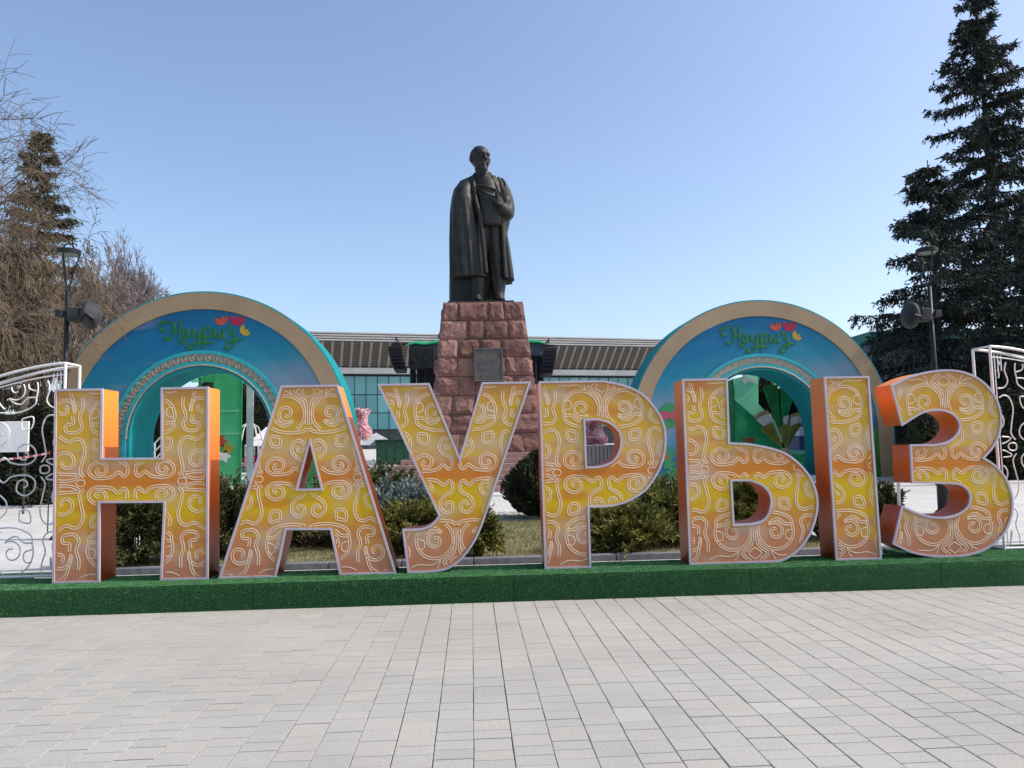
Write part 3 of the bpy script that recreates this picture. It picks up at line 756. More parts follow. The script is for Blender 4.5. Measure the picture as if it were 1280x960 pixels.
# ------------------------------------------------------------------ plinth, stairs, statue
YP = 29.2                                   # front face of the plinth at its foot
pc = at(606, 480, YP)
ZT = at(606, 380, YP + 0.9).z               # top of the plinth
gP = gz(27)
stairs = thing('plinth_stairs', 'pinkish granite steps rising around the statue plinth', 'stairs', (pc.x, YP + 2, 0.0))
NS = 7; ZB = 1.45
for k in range(NS):
    z0 = gz(25.5) + (ZB - gz(25.5)) * k / NS; z1 = gz(25.5) + (ZB - gz(25.5)) * (k + 1) / NS
    hw = 4.35 - 0.26 * k; fy = -5.6 + 0.36 * k
    MB().box(-hw, hw, fy, 4.2 - 0.2 * k, z0 if k else 0.0, z1 - 0.001, 0.012).build('step', 'granite_step', stairs)
plinth = thing('stone_plinth', 'tall tapering plinth of rough red stone blocks under the statue', 'plinth', (pc.x, YP + 2, ZB))
PH = ZT - ZB
def half_w(z):        # half width of the plinth at height z above its foot
    u = z / PH
    return 1.56 + 0.66 * (1 - u) + 0.34 * max(0, 0.42 - u) ** 1.3 * 3
rb = random.Random(11)
core = MB(); rg = []
for k in range(9):
    z = PH * k / 8; h = half_w(z) - 0.22; rg.append([(-h, -h, z), (h, -h, z), (h, h, z), (-h, h, z)])
core.loft(rg).build('core', 'mortar', plinth)
courses = 8
def stone(face, a, b, z0, z1, sd):
    """one rough block: patch of the face from a to b (fraction across) and z0..z1, with a chipped front"""
    r = random.Random(sd); nx = max(4, int((b - a) * 18) + 2); nz = 5; g = 0.009
    rough = r.uniform(0.03, 0.085); off = r.uniform(-0.02, 0.035); grid = []
    for j in range(nz + 1):
        row = []
        for i in range(nx + 1):
            inn_ = 0 < i < nx and 0 < j < nz
            u = (i + (r.uniform(-0.36, 0.36) if inn_ else 0)) / nx; v = (j + (r.uniform(-0.36, 0.36) if inn_ else 0)) / nz
            z = z0 + g + (z1 - z0 - 2 * g) * v; h = half_w(z)
            s_ = -h + 2 * h * (a + (b - a) * u); s_ += g if i == 0 else (-g if i == nx else 0)
            e = 1.0 if inn_ else 0.0
            nn = mnoise.noise((s_ * 1.6 + sd, z * 1.6, sd * 0.7)) + 0.5 * mnoise.noise((s_ * 4 + sd, z * 4, sd * 1.7))
            d = e * (0.035 + off + rough * (0.8 + 1.3 * nn) + r.uniform(-0.02, 0.02)) + (1 - e) * (0.02 + off * 0.6 + 0.03 * mnoise.noise((s_ * 7, z * 7, sd)))
            row.append((s_, h - 0.06 + max(-0.03, d), z))
        grid.append(row)
    fs = []; idx = lambda j, i: j * (nx + 1) + i
    V = [p for row in grid for p in row]; nV = len(V)
    V += [(p[0], half_w(p[2]) - 0.3, p[2]) for row in grid for p in row]
    for j in range(nz):
        for i in range(nx):
            q = (idx(j, i), idx(j, i + 1), idx(j + 1, i + 1), idx(j + 1, i))
            fs += [(q[0], q[1], q[2]), (q[0], q[2], q[3])] if r.random() < 0.5 else [(q[0], q[1], q[3]), (q[1], q[2], q[3])]
    for i in range(nx):
        fs.append((idx(0, i) + nV, idx(0, i + 1) + nV, idx(0, i + 1), idx(0, i))); fs.append((idx(nz, i), idx(nz, i + 1), idx(nz, i + 1) + nV, idx(nz, i) + nV))
    for j in range(nz):
        fs.append((idx(j, 0) + nV, idx(j, 0), idx(j + 1, 0), idx(j + 1, 0) + nV)); fs.append((idx(j, nx), idx(j, nx) + nV, idx(j + 1, nx) + nV, idx(j + 1, nx)))
    rot = {0: lambda s, d, z: (s, -d, z), 1: lambda s, d, z: (d, s, z), 2: lambda s, d, z: (-s, d, z), 3: lambda s, d, z: (-d, -s, z)}[face]
    return [rot(*p) for p in V], fs
for k in range(courses):
    z0 = PH * k / courses; z1 = PH * (k + 1) / courses
    for face in range(4):
        n = rb.choice((4, 4, 5)); cut = sorted([0, 1] + [(i + rb.uniform(-0.25, 0.25)) / n for i in range(1, n)])
        for i in range(n):
            vs, fs = stone(face, cut[i], cut[i + 1], z0, z1, rb.uniform(0, 500))
            me = bpy.data.meshes.new('stone_block'); me.from_pydata(vs, [], fs); me.update(); tone_mesh(me, min(1, max(0, rb.gauss(0.5, 0.26))))
            mobj('stone_block', me, 'red_stone', plinth)
top = MB(); top.box(-1.5, 1.5, -1.5, 1.5, PH - 0.3, PH - 0.01, 0.05).build('capping', 'granite_step', plinth)
# inscription plaque
pq = at(610.5, 458, YP + 0.55); pw, ph = 0.50, 0.60
hz = pq.z - ZB; hy = -(half_w(hz)) - 0.17
plq = MB().box(-pw, pw, -0.03, 0.25, -ph, ph, 0.01).build('plaque', 'plaque_dark', plinth, (pq.x - pc.x, hy, hz)); plq.rotation_euler = (R(-6), 0, 0)
m = MB()
for (a, b, c_, d) in ((-pw, pw, ph, ph + 0.045), (-pw, pw, -ph - 0.045, -ph), (-pw - 0.045, -pw, -ph - 0.045, ph + 0.045), (pw, pw + 0.045, -ph - 0.045, ph + 0.045)):
    m.box(a, b, -0.06, 0.2, c_, d)
m.build('plaque_frame', 'plaque_frame', plq)
# the worn inscription: illegible raised strokes in three lines, the first one tall
m = MB()
for row, (z, h, w0) in enumerate(((0.12, 0.20, 0.40), (-0.16, 0.07, 0.36), (-0.40, 0.07, 0.30))):
    x = -w0
    while x < w0:
        w = rb.uniform(0.03, 0.09); m.box(x, x + w * 0.45, -0.04, -0.028, z - h / 2, z + h / 2); x += w + 0.03
tag(m.build('inscription', 'plaque_frame', plq), kind='stuff')

def build_statue():
    S = (at(603, 184, YP + 2).z - ZT - 0.16) / 838.0     # one drawing unit in metres
    cx0 = 375.0; yb = 890.0
    def P(x, y, d=0): return Vector(((x - cx0) * S, -d * S, (yb - y) * S))     # d towards the viewer
    m = MB()
    def loft_el(rows, n=28, fold=0.0, nf=9, ph=0.0):
        """rows: y, left x, right x, centre depth, half depth (, fold)"""
        rg = []
        for row in rows:
            y, xl, xr, dc, dh = row[:5]; fo = row[5] if len(row) > 5 else fold
            ring = []
            for k in range(n):
                a = 2 * pi * k / n; f = 1 + fo * sin(nf * a + ph + y * 0.004)
                ring.append(P((xl + xr) / 2 + (xr - xl) / 2 * cos(a) * f, y, dc + dh * sin(a) * f))
            rg.append(ring)
        m.loft(rg)
    def limb(pts, n=12):
        m.tube([P(*p[:3]) for p in pts], [p[3] * S for p in pts], n)
    # back of the long robe, down to the slab on the left
    loft_el([(889, 203, 440, -80, 55, .02), (800, 205, 470, -75, 68, .03), (700, 208, 480, -68, 80, .035), (600, 212, 470, -55, 85, .03), (500, 212, 505, -45, 92, .02), (420, 212, 520, -40, 95), (330, 226, 520, -38, 92), (270, 240, 510, -34, 78), (242, 256, 494, -30, 66), (222, 288, 468, -24, 54), (206, 324, 440, -16, 46), (192, 348, 418, -8, 38)], 40, 0.0, 11)
    loft_el([(765, 300, 535, -75, 40, .04), (680, 300, 528, -70, 60, .04), (600, 300, 518, -60, 70, .03), (500, 300, 506, -50, 80, .02)], 36, 0, 10)
    # left front panel of the robe with hanging folds
    loft_el([(754, 215, 398, 25, 62, .10), (700, 214, 394, 28, 66, .095), (620, 213, 388, 30, 70, .08), (540, 212, 380, 32, 72, .06), (440, 215, 366, 34, 74, .035), (350, 226, 348, 34, 72), (290, 244, 340, 26, 60), (256, 272, 338, 16, 46), (232, 300, 338, 8, 30)], 40, 0, 13)
    # right front panel
    loft_el([(766, 488, 542, 10, 50, .09), (690, 486, 534, 12, 52, .08), (600, 484, 522, 14, 52, .04), (520, 478, 510, 16, 52, .02), (440, 476, 530, 14, 54), (350, 464, 540, 10, 56), (290, 448, 526, 6, 54), (252, 440, 500, 4, 42), (226, 430, 466, 2, 30)], 32, 0, 9)
    # chest and belly of the inner tunic
    loft_el([(498, 380, 484, 38, 40), (488, 352, 500, 36, 58), (440, 345, 500, 36, 66), (380, 345, 492, 34, 66), (310, 340, 480, 30, 60), (250, 345, 462, 24, 48), (215, 352, 440, 14, 36), (196, 358, 424, 6, 30)], 32)
    # legs in wide trousers, boots
    loft_el([(872, 318, 378, 22, 34), (835, 322, 384, 18, 32), (800, 318, 392, 14, 38, .04), (730, 316, 400, 12, 44, .04), (600, 322, 412, 12, 50, .03), (480, 350, 430, 14, 52)], 24, 0, 7)
    loft_el([(872, 430, 488, 22, 34), (835, 428, 490, 16, 32), (800, 424, 496, 12, 38, .04), (730, 416, 496, 10, 44, .04), (600, 404, 492, 12, 50, .03), (480, 400, 490, 14, 52)], 24, 0, 7)
    for bx in (348, 462):
        m.ell(P(bx, 874, 48), (30 * S, 58 * S, 19 * S), 18, 10); m.ell(P(bx, 862, 30), (27 * S, 36 * S, 26 * S), 16, 10)
    # right arm hanging inside its sleeve (viewer's left)
    limb([(322, 246, 4, 32), (298, 262, 6, 38), (278, 300, 8, 45), (268, 340, 12, 45), (258, 410, 20, 44), (252, 490, 30, 40), (250, 548, 36, 36), (250, 566, 38, 28)], 16)
    limb([(250, 560, 40, 19), (250, 585, 42, 18), (252, 606, 46, 14), (256, 622, 50, 9)], 10)
    # left arm bent, hand at the chest around the book (viewer's right)
    limb([(440, 242, 0, 32), (476, 264, 2, 42), (492, 300, 4, 42), (502, 335, 6, 43), (508, 385, 14, 44), (506, 418, 30, 42), (500, 424, 56, 40), (484, 410, 82, 34), (474, 398, 96, 29)], 16)
    limb([(476, 400, 94, 22), (470, 390, 106, 23), (466, 378, 112, 20)], 12)
    for k in range(4):                       # four fingers over the front of the book, unequal and bent
        y = 366 + k * 10.5; ln = (0.92, 1.0, 0.96, 0.8)[k]
        limb([(480, y + 8, 110, 8.5), (472, y + 4, 126, 8), (472 - 14 * ln, y, 131, 7), (472 - 27 * ln, y + 2, 126, 6)], 8)
    limb([(474, 384, 104, 9), (462, 364, 112, 8.5), (459, 350, 116, 7.5), (458, 338, 117, 6)], 8)      # thumb
    # collar edges and shoulder fold of the robe
    limb([(350, 205, 14, 13), (338, 240, 46, 12), (341, 300, 74, 11), (350, 370, 92, 11), (366, 440, 98, 11), (378, 530, 96, 11), (388, 640, 92, 11), (396, 744, 86, 11)], 8)
    limb([(420, 200, 12, 13), (440, 240, 44, 13), (462, 300, 64, 12), (474, 350, 72, 12), (486, 440, 70, 11), (484, 520, 68, 10), (488, 640, 62, 11), (494, 762, 56, 11)], 8)
    for dx in (18, 38, 56): limb([(430 + dx, 208 + dx * 0.35, 22, 7), (446 + dx, 262, 44, 8), (462 + dx * .9, 330, 56, 7)], 6)
    limb([(352, 284, 84, 6), (400, 292, 96, 6), (455, 312, 88, 6)], 6); limb([(356, 300, 86, 5), (400, 330, 98, 6), (450, 350, 92, 5)], 6)
    # neck and head, turned a little to the viewer's right
    limb([(388, 214, 8, 40), (384, 190, 8, 34), (380, 165, 12, 34)], 16)
    Rt = Matrix.Rotation(R(24), 3, 'Z')      # turn of the head
    hc = P(376, 121, 14)
    KH = 1.13
    def H(x, y, d): return hc + Rt @ Vector((x * S * KH, -d * S * KH, y * S * KH))
    def hell(c, r, n=18, k=12): m.ell(H(*c), (r[0] * S * KH, r[1] * S * KH, r[2] * S * KH), n, k, Rt)
    hell((0, 12, -6), (45, 55, 49)); hell((0, -8, 8), (40, 44, 46)); hell((0, -30, 18), (33, 34, 30))
    hell((0, -52, 34), (18, 16, 13)); hell((-27, -8, 26), (12, 14, 12)); hell((27, -8, 26), (12, 14, 12))     # chin, cheekbones
    m.tube([H(-30, 10, 38), H(-12, 13, 51), H(0, 11, 53), H(12, 13, 51), H(30, 10, 38)], [7 * S, 8 * S, 7 * S, 8 * S, 7 * S], 8)   # brow
    m.tube([H(0, 8, 50), H(0, -6, 58), H(0, -16, 63), H(0, -20, 54)], [6 * S, 7 * S, 10 * S, 7 * S], 8)                         # nose
    for sx in (-1, 1):
        hell((sx * 16, 2, 46), (8, 5, 5), 10, 7); hell((sx * 45, -4, -4), (7, 12, 17), 10, 7); hell((sx * 9, -18, 52), (6, 6, 5), 8, 6)
        m.tube([H(sx * 3, -26, 54), H(sx * 16, -31, 48), H(sx * 22, -44, 40)], [5 * S, 6 * S, 3 * S], 6)                        # moustache
    m.tube([H(-12, -38, 48), H(0, -37, 52), H(12, -38, 48)], [4 * S, 5 * S, 4 * S], 6)                                         # lips
    m.tube([H(0, -48, 44), H(0, -64, 46), H(0, -82, 42), H(0, -98, 36)], [15 * S, 15 * S, 11 * S, 4 * S], 10)                   # beard
    m.tube([H(-22, 44, 0), H(0, 52, 0), H(22, 44, 0)], [14 * S, 14 * S, 14 * S], 8)
    me = m.mesh('figure')
    tmp = bpy.data.objects.new('tmp', me); COL.objects.link(tmp)
    md = tmp.modifiers.new('r', 'REMESH'); md.mode = 'VOXEL'; md.voxel_size = 0.024; md.use_smooth_shade = True
    sm = tmp.modifiers.new('s', 'SMOOTH'); sm.factor = 0.5; sm.iterations = 3
    dg = bpy.context.evaluated_depsgraph_get(); fin = bpy.data.meshes.new_from_object(tmp.evaluated_get(dg))
    bpy.data.objects.remove(tmp)
    base = at(603, 379, YP + 2)
    t = thing('bronze_statue', 'dark bronze statue of a bearded man in a long robe holding a book', 'statue', (base.x, YP + 2, ZT + 0.0))
    SL = 0.17
    MB().box((200 - cx0) * S, (532 - cx0) * S, -0.95, 1.0, 0.0, SL, 0.02).build('base_slab', 'bronze', t)
    fin.name = 'figure'; fin.materials.clear()
    mobj('figure', fin, 'bronze', t, (0, 0, SL - 0.01), True)
    bk = MB(); a = [P(446, 330, 100), P(484, 336, 96), P(486, 402, 92), P(448, 398, 96)]
    bk.quadbox(a, Vector((0.02, -0.13, 0.02))); bk.build('book', 'bronze', t, (0, 0, SL))
build_statue()

# ------------------------------------------------------------------ palace behind the square
A0 = at(385, 416, 95); A1 = at(820, 421.5, 106)
dirx = Vector((A1.x - A0.x, A1.y - A0.y, 0)); Lw = dirx.length; ang = atan2(dirx.y, dirx.x)
gP2 = 1.4
pal = thing('palace', 'wide public hall with deep ribbed eaves and teal glass walls behind the statue', 'building', (A0.x, A0.y, gP2), ang)
HT = (A0.z + A1.z) / 2 - gP2 
XL, XR = -9.0, Lw + 7.5
px_m = 96 / F_PX                     # metres per photo pixel there
def zpix(py): return (416 - py) * px_m * 1.04 + HT
# fascia: stepped lips
for k in range(4):
    z1 = HT - k * 0.30; MB().box(XL + 0.0, XR, 0.05 * k, 3.0, z1 - 0.20, z1, 0.02).build('fascia_lip', 'fascia', pal)
    MB().box(XL + 0.05, XR - 0.05, 0.12 + 0.05 * k, 3.0, z1 - 0.298, z1 - 0.202).build('fascia_groove', 'fascia_dark', pal)
MB().box(XL + 0.3, XR - 0.3, 3.1, 26, HT - 1.1, HT - 0.05).build('roof_slab', 'fascia', pal)
ZS1, ZS0 = HT - 1.22, HT - 4.15       # soffit: inclined inwards going down
YS1, YS0 = 0.35, 3.6
dx = 1.20; n = int((XR - XL) / dx)
pw = dx - 0.34
v_ = Vector((0, YS0 - YS1, ZS0 - ZS1))
pm = MB().quadbox([(-pw / 2, 0, 0), (pw / 2, 0, 0), (pw / 2, v_.y, v_.z), (-pw / 2, v_.y, v_.z)], (0, 0.15, 0.12)).mesh('soffit_panel')
rm = MB()
for k in range(13):
    u0, u1 = (k + 0.12) / 13, (k + 0.88) / 13
    rm.quadbox([(-0.16, v_.y * u0 - 0.1, v_.z * u0), (0.16, v_.y * u0 - 0.1, v_.z * u0), (0.16, v_.y * u1 - 0.1, v_.z * u1), (-0.16, v_.y * u1 - 0.1, v_.z * u1)], (0, 0.2, 0.16))
rm = rm.mesh('rib')
for i in range(n):
    x = XL + (i + 0.5) * dx
    mobj('soffit_panel', pm, 'soffit_slats', pal, (x, YS1 + 0.05, ZS1)); mobj('rib', rm, 'rib_stone', pal, (x + dx / 2, YS1 + 0.05, ZS1))
MB().quadbox([(XL, YS1 + 0.35, ZS1), (XR, YS1 + 0.35, ZS1), (XR, YS0 + 0.35, ZS0), (XL, YS0 + 0.35, ZS0)], (0, 0.2, 0.2)).build('soffit_backing', 'dark_wall', pal)
MB().box(XL, XR, YS0 - 0.35, YS0 + 0.6, ZS0 - 0.72, ZS0 + 0.02, 0.03).build('lower_beam', 'concrete', pal)
gy = YS0 + 1.1
pwid = 1.5; rows = [(0.05, 3.0), (3.06, 5.2), (5.26, 7.6), (7.66, ZS0 - 0.95)]
npn = int((XR - XL) / pwid)
pms = [MB().box(-pwid / 2 + 0.05, pwid / 2 - 0.05, 0, 0.06, 0.03, b - a - 0.03).mesh('pane') for a, b in rows]
mm = MB().box(-0.045, 0.045, -0.06, 0.1, 0, ZS0 - 0.9).mesh('mullion')
for i in range(npn):
    x = XL + (i + 0.5) * pwid
    for (a, b), pme in zip(rows, pms): mobj('pane', pme, 'curtain_glass' if a > 3.0 else 'dark_wall', pal, (x, gy, a))
    mobj('mullion', mm, 'mullion', pal, (x + pwid / 2, gy, 0))
for a, b in rows: MB().box(XL, XR, gy - 0.04, gy + 0.1, b, b + 0.06).build('transom', 'mullion', pal)
MB().box(XL + 0.2, XR - 0.2, gy + 0.15, 26, 0, ZS0 + 0.2).build('hall_block', 'dark_wall', pal)

# ------------------------------------------------------------------ stage with loudspeaker arrays behind the statue
YS = 45.0
def zf(px, py, Y): return at(px, py, Y)
a = at(511, 430, YS); b = at(680, 431, YS); g_ = gz(YS)
stg = thing('concert_stage', 'dark stage canopy with green cloth roof behind the plinth', 'stage', ((a.x + b.x) / 2, YS, g_))
hw = (b.x - a.x) / 2; hz_ = a.z - g_
zc1 = at(510, 478, YS).z - g_
MB().box(-hw, hw, 0, 5, hz_ - 0.75, hz_ - 0.02, 0.03).build('canopy_valance', 'stage_cloth', stg)
m = MB(); rg = []
for k in range(15):
    x = -hw - 0.2 + (2 * hw + 0.4) * k / 14; z = hz_ + 0.03 + 0.22 * (1 - ((k - 7) / 7) ** 2) + 0.07 * sin(k * 2.1)
    rg.append([(x, -0.15, z - 0.1), (x, 2.5, z + 0.4), (x, 5.1, z - 0.1), (x, 5.1, z - 0.16), (x, 2.5, z + 0.34), (x, -0.15, z - 0.16)])
m.loft(rg); m.build('canopy_roof', 'green_cloth', stg)
for sx in (-1, 1):
    m = MB()
    for dx_ in (0, 0.4):
        for dy in (0, 0.4): m.tube([(sx * (hw - 0.5 - dx_), 0.3 + dy, 0), (sx * (hw - 0.5 - dx_), 0.3 + dy, hz_)], 0.035, 6)
    for k in range(18):
        z = hz_ * k / 18; z2 = hz_ * (k + 1) / 18; m.tube([(sx * (hw - 0.5), 0.3, z), (sx * (hw - 0.9), 0.3, z2)], 0.02, 4); m.tube([(sx * (hw - 0.9), 0.7, z), (sx * (hw - 0.5), 0.7, z2)], 0.02, 4)
    m.build('truss_tower', 'black_metal', stg)
    MB().box(sx * hw - (0.06 if sx > 0 else 0), sx * hw + (0.06 if sx < 0 else 0), 0.5, 5, 0, hz_ - 0.75).build('side_drape', 'stage_cloth', stg)
MB().box(-hw + 0.1, hw - 0.1, 4.8, 4.95, 0, hz_ - 0.75).build('backdrop', 'stage_cloth', stg)
MB().box(-hw - 1, hw + 1, -1.5, 5.2, 0.002, 1.0, 0.02).build('deck', 'dark_wall', stg)
def speaker_array(px, py0, py1, Y, label, tilt, w=0.75, n=7):
    p0 = at(px, py0, Y); p1 = at(px, py1, Y)
    t = thing('speaker_array', label, 'loudspeaker', (p0.x, Y, p1.z), group='hung loudspeaker arrays')
    H = p0.z - p1.z
    MB().tube([(0, 0, H), (0, 0, H + 0.35)], 0.03, 6).build('hanger', 'black_metal', t)
    MB().box(-w * 0.35, w * 0.35, -0.3, 0.3, H - 0.1, H).build('rigging_frame', 'black_metal', t)
    cm = MB().quadbox([(-w / 2, -0.35, 0), (w / 2, -0.35, 0), (w / 2 * 0.8, 0.35, 0.03), (-w / 2 * 0.8, 0.35, 0.03)], (0, 0, H * 0.86 / n)).mesh('cabinet')
    for k in range(n):
        u = (k + 0.5) / n; o = mobj('cabinet', cm, 'black_metal', t, (tilt * (1 - u) ** 2, -0.55 * (1 - u) ** 2 * -1 - 0.2, H * 0.88 * k / n)); o.rotation_euler = (R(-16 * (1 - u)), 0, 0)
    # cable that holds it from the canopy mast
    return t
for px_, py_ in ((495, 430), (686, 432)):
    q_ = at(px_, py_, YS - 2); MB().tube([(q_.x - stg.location.x, -2.0, q_.z + 0.34 - g_), (q_.x - stg.location.x, 0.6, q_.z + 0.34 - g_), (math.copysign(hw - 0.7, q_.x - stg.location.x), 0.6, q_.z + 0.34 - g_)], 0.05, 6).build('boom', 'black_metal', stg)
speaker_array(495, 430, 464, YS - 2, 'black curved loudspeaker array hung left of the stage', 0.28)
speaker_array(686, 432, 469, YS - 2, 'black curved loudspeaker array hung right of the stage', -0.22)
p0 = at(528, 436, YS - 0.3); p1 = at(528, 462, YS - 0.3)
sb_ = thing('stage_loudspeaker', 'big black loudspeaker box under the stage canopy by the plinth', 'loudspeaker', (p0.x, YS - 0.5, p1.z))
MB().box(-0.75, 0.75, -0.4, 0.4, 0, p0.z - p1.z, 0.04).build('cabinet', 'black_metal', sb_)
for sx in (-0.35, 0.35): MB().lathe([(0.27, 0), (0.27, 0.03), (0.2, 0.035), (0.08, 0.01)], (0, 0, 0), 18).build('cone', 'black_metal', sb_, (sx, -0.4, 0.6)).rotation_euler = (R(90), 0, 0)

# ------------------------------------------------------------------ things standing on the square
def blossom_column(px, py0, py1, Y, label, seed):
    p0 = at(px, py0, Y); p1 = at(px, py1, Y); r = np.random.default_rng(seed)
    t = thing('blossom_column', label, 'flower column', (p0.x, Y, gz(Y) + 0.001), group='pink blossom columns')
    z0, z1 = p1.z - gz(Y), p0.z - gz(Y); n = 1500
    u = r.random(n); rad = 0.30 + 0.30 * np.exp(-((u - 0.2) / 0.22) ** 2) + 0.1 * np.exp(-((u - 0.95) / .08) ** 2)
    a = r.uniform(0, 2 * pi, n); P = np.stack([rad * np.cos(a) + 0.12 * u, rad * np.sin(a), z0 + (z1 - z0) * u], 1)
    D = np.stack([np.cos(a), np.sin(a), r.normal(0, 0.6, n)], 1)
    V, Fc = quads(P - D * 0.06, D, 0.22, 0.2, r); mobj('blossom', np_mesh('blossom', V, Fc), 'blossom_pink', t)
    MB().tube([(0, 0, 0), (0, 0, z1 - 0.1)], [0.16, 0.1], 8).build('pole', 'planter_grey', t)
    return t
blossom_column(447, 512, 549, 40, 'pink and white blossom column seen right of letter А', 1)
blossom_column(739, 524, 556, 36, 'pink blossom column seen through the hole of letter Р', 2)
pp = at(752, 556, 35)
t = thing('flower_planter', 'grey slatted planter with shrubs seen through letter Р', 'planter', (pp.x, 35, gz(35) + 0.001))
hp = pp.z - gz(35)
MB().box(-0.9, 0.95, -0.35, 0.35, 0, hp, 0.03).build('box', 'planter_grey', t)
sm_ = MB().box(-0.07, 0.07, -0.05, 0, 0, hp - 0.1).mesh('slat')
for k in range(10): mobj('slat', sm_, 'planter_grey', t, (-0.8 + k * 0.18, -0.351, 0.04))
# green stall and grey parasol left of the plinth
q0 = at(470, 551, 42); q1 = at(509, 571, 42)
t = thing('green_stall', 'dark green boxy stall on the square left of the plinth', 'stall', (q0.x, 42, gz(42) + 0.001))
wS, hS = q1.x - q0.x + 0.3, max(1.0, q0.z - gz(42))
MB().box(0, wS, 0, 1.6, 0.06, hS, 0.03).build('body', 'dark_green_paint', t); MB().box(-0.06, wS + 0.06, -0.08, 1.68, hS, hS + 0.06).build('lid', 'dark_green_paint', t)
for k in range(4): MB().box(0.1 + k * wS / 4, (k + 1) * wS / 4 - 0.03, -0.02, -0.001, 0.15, hS - 0.1).build('panel', 'dark_green_paint', t)
for xx in (0.15, wS - 0.15):
    MB().box(xx - 0.08, xx + 0.08, 0.1, 1.5, 0.0, 0.06).build('foot', 'black_metal', t)
q = at(468, 541, 43)
t = thing('grey_tent', 'low grey and white tent canopy behind the green stall', 'tent', (q.x, 43, gz(43) + 0.001))
hq = q.z - gz(43)
m = MB(); m.add([(-1.1, -1, hq - 0.65), (1.3, -1, hq - 0.75), (1.3, 1, hq - 0.75), (-1.1, 1, hq - 0.65), (0.1, 0, hq)], [(0, 1, 4), (1, 2, 4), (2, 3, 4), (3, 0, 4), (3, 2, 1, 0)])
m.build('canopy', 'tent_grey', t)
for x_, y_ in ((-1.05, -0.95), (1.25, -0.95), (1.25, 0.95), (-1.05, 0.95)): MB().tube([(x_, y_, 0), (x_, y_, hq - 0.7)], 0.03, 6).build('post', 'white_paint', t)
# things inside the left arch: tall green film panel, cage pavilion
p0 = at(268, 452, 31); p1 = at(301, 574, 31)
t = thing('green_screen_panel', 'tall translucent green panel standing inside the left arch', 'panel', (p0.x, 31, gz(31) + 0.001))
wG, hG = p1.x - p0.x, p0.z - gz(31)
mobj('film', MB().box(0.03, wG - 0.03, -0.01, 0.01, 0.03, hG - 0.03).mesh('film'), 'green_film', t)
for x_ in (0, wG): MB().box(x_ - 0.03, x_ + 0.03, -0.03, 0.03, 0, hG).build('post', 'green_cloth', t)
for z_ in (0.03, hG * 0.42, hG * 0.6, hG - 0.03): MB().box(0.031, wG - 0.031, -0.025, 0.025, z_ - 0.025, z_ + 0.025).build('rail', 'mint_panel', t)
for dx_, dz_, mt in ((0.28, 0.36, 'tulip_orange'), (0.52, 0.30, 'tulip_yellow'), (0.40, 0.24, 'white_paint')):
    fl = [(0.2 * cos(a_) * (1 + .25 * cos(5 * a_)), 0.2 * sin(a_) * (1 + .25 * cos(5 * a_))) for a_ in np.linspace(0, 2 * pi, 30, endpoint=False)]
    mobj('flower', fill2d([fl], 0.02), mt, t, (dx_ * wG, -0.035, hG * dz_))
MB().box(wG + 0.06, wG + 0.34, 0.5, 0.54, 0, hG - 0.55).build('rear_panel', 'silver_cloth', t)
p0 = at(236, 464, 31.5)
t = thing('green_bow', 'pale green folded bow decoration on a post inside the left arch', 'decoration', (at(250, 470, 31.5).x, 31.5, gz(31.5) + 0.001))
hb = p0.z - gz(31.5)
MB().tube([(0, 0, 0), (0, 0, hb - 0.2)], 0.06, 8).build('post', 'green_cloth', t)
for sx, mt in ((-1, 'mint_panel'), (1, 'green_film')):
    m = MB().add([(0, -0.1, hb - 0.45), (sx * 0.75, -0.25, hb), (sx * 0.3, -0.15, hb + 0.05), (0, 0.1, hb - 0.4), (sx * 0.7, 0.2, hb - 0.1), (sx * 0.4, 0.25, hb - 0.45)], [(0, 1, 2), (0, 2, 3), (3, 2, 4), (3, 4, 5), (0, 5, 4), (0, 4, 1), (1, 4, 2), (0, 3, 5)])
    m.build('fold', mt, t)
p0 = at(312, 528, 40)
t = thing('cage_pavilion', 'small white cage pavilion with red flowers beyond the left arch', 'pavilion', (p0.x, 40, gz(40) + 0.001))
hc_ = p0.z - gz(40)
for k in range(10):
    a_ = 2 * pi * k / 10
    MB().tube([(0.75 * cos(a_), 0.75 * sin(a_), 0.3), (0.7 * cos(a_), 0.7 * sin(a_), hc_ * 0.6), (0.45 * cos(a_), 0.45 * sin(a_), hc_ * 0.9), (0, 0, hc_ * 1.02)], 0.025, 5).build('bar', 'white_paint', t)
MB().lathe([(0.8, 0.001), (0.82, 0.28), (0.7, 0.3)], n=18).build('base', 'planter_grey', t)
r_ = np.random.default_rng(8); n = 500; a_ = r_.uniform(0, 2 * pi, n); P = np.stack([0.8 * np.cos(a_), 0.8 * np.sin(a_), r_.uniform(0.2, 0.75, n)], 1)
V, Fc = quads(P, np.stack([np.cos(a_), np.sin(a_), r_.normal(0, .5, n)], 1), 0.16, 0.14, r_); mobj('flowers', np_mesh('flowers', V, Fc), 'red_flower', t)
p0 = at(326, 536, 41)
t = thing('white_tent', 'small white tent beside the cage pavilion', 'tent', (p0.x + 0.3, 41, gz(41) + 0.001)); hq = p0.z - gz(41)
MB().add([(-0.9, -0.9, hq - 0.9), (0.9, -0.9, hq - 0.9), (0.9, 0.9, hq - 0.9), (-0.9, 0.9, hq - 0.9), (0, 0, hq + 0.1)], [(0, 1, 4), (1, 2, 4), (2, 3, 4), (3, 0, 4), (3, 2, 1, 0)]).build('canopy', 'white_paint', t)
for x_ in (-0.85, 0.85):
    for y_ in (-0.85, 0.85): MB().tube([(x_, y_, 0), (x_, y_, hq - 0.9)], 0.03, 6).build('post', 'white_paint', t)
p0 = at(294, 520, 38)
t = thing('yellow_post', 'slim yellow banner post beside the tall green panel', 'post', (p0.x, 38, gz(38) + 0.001))
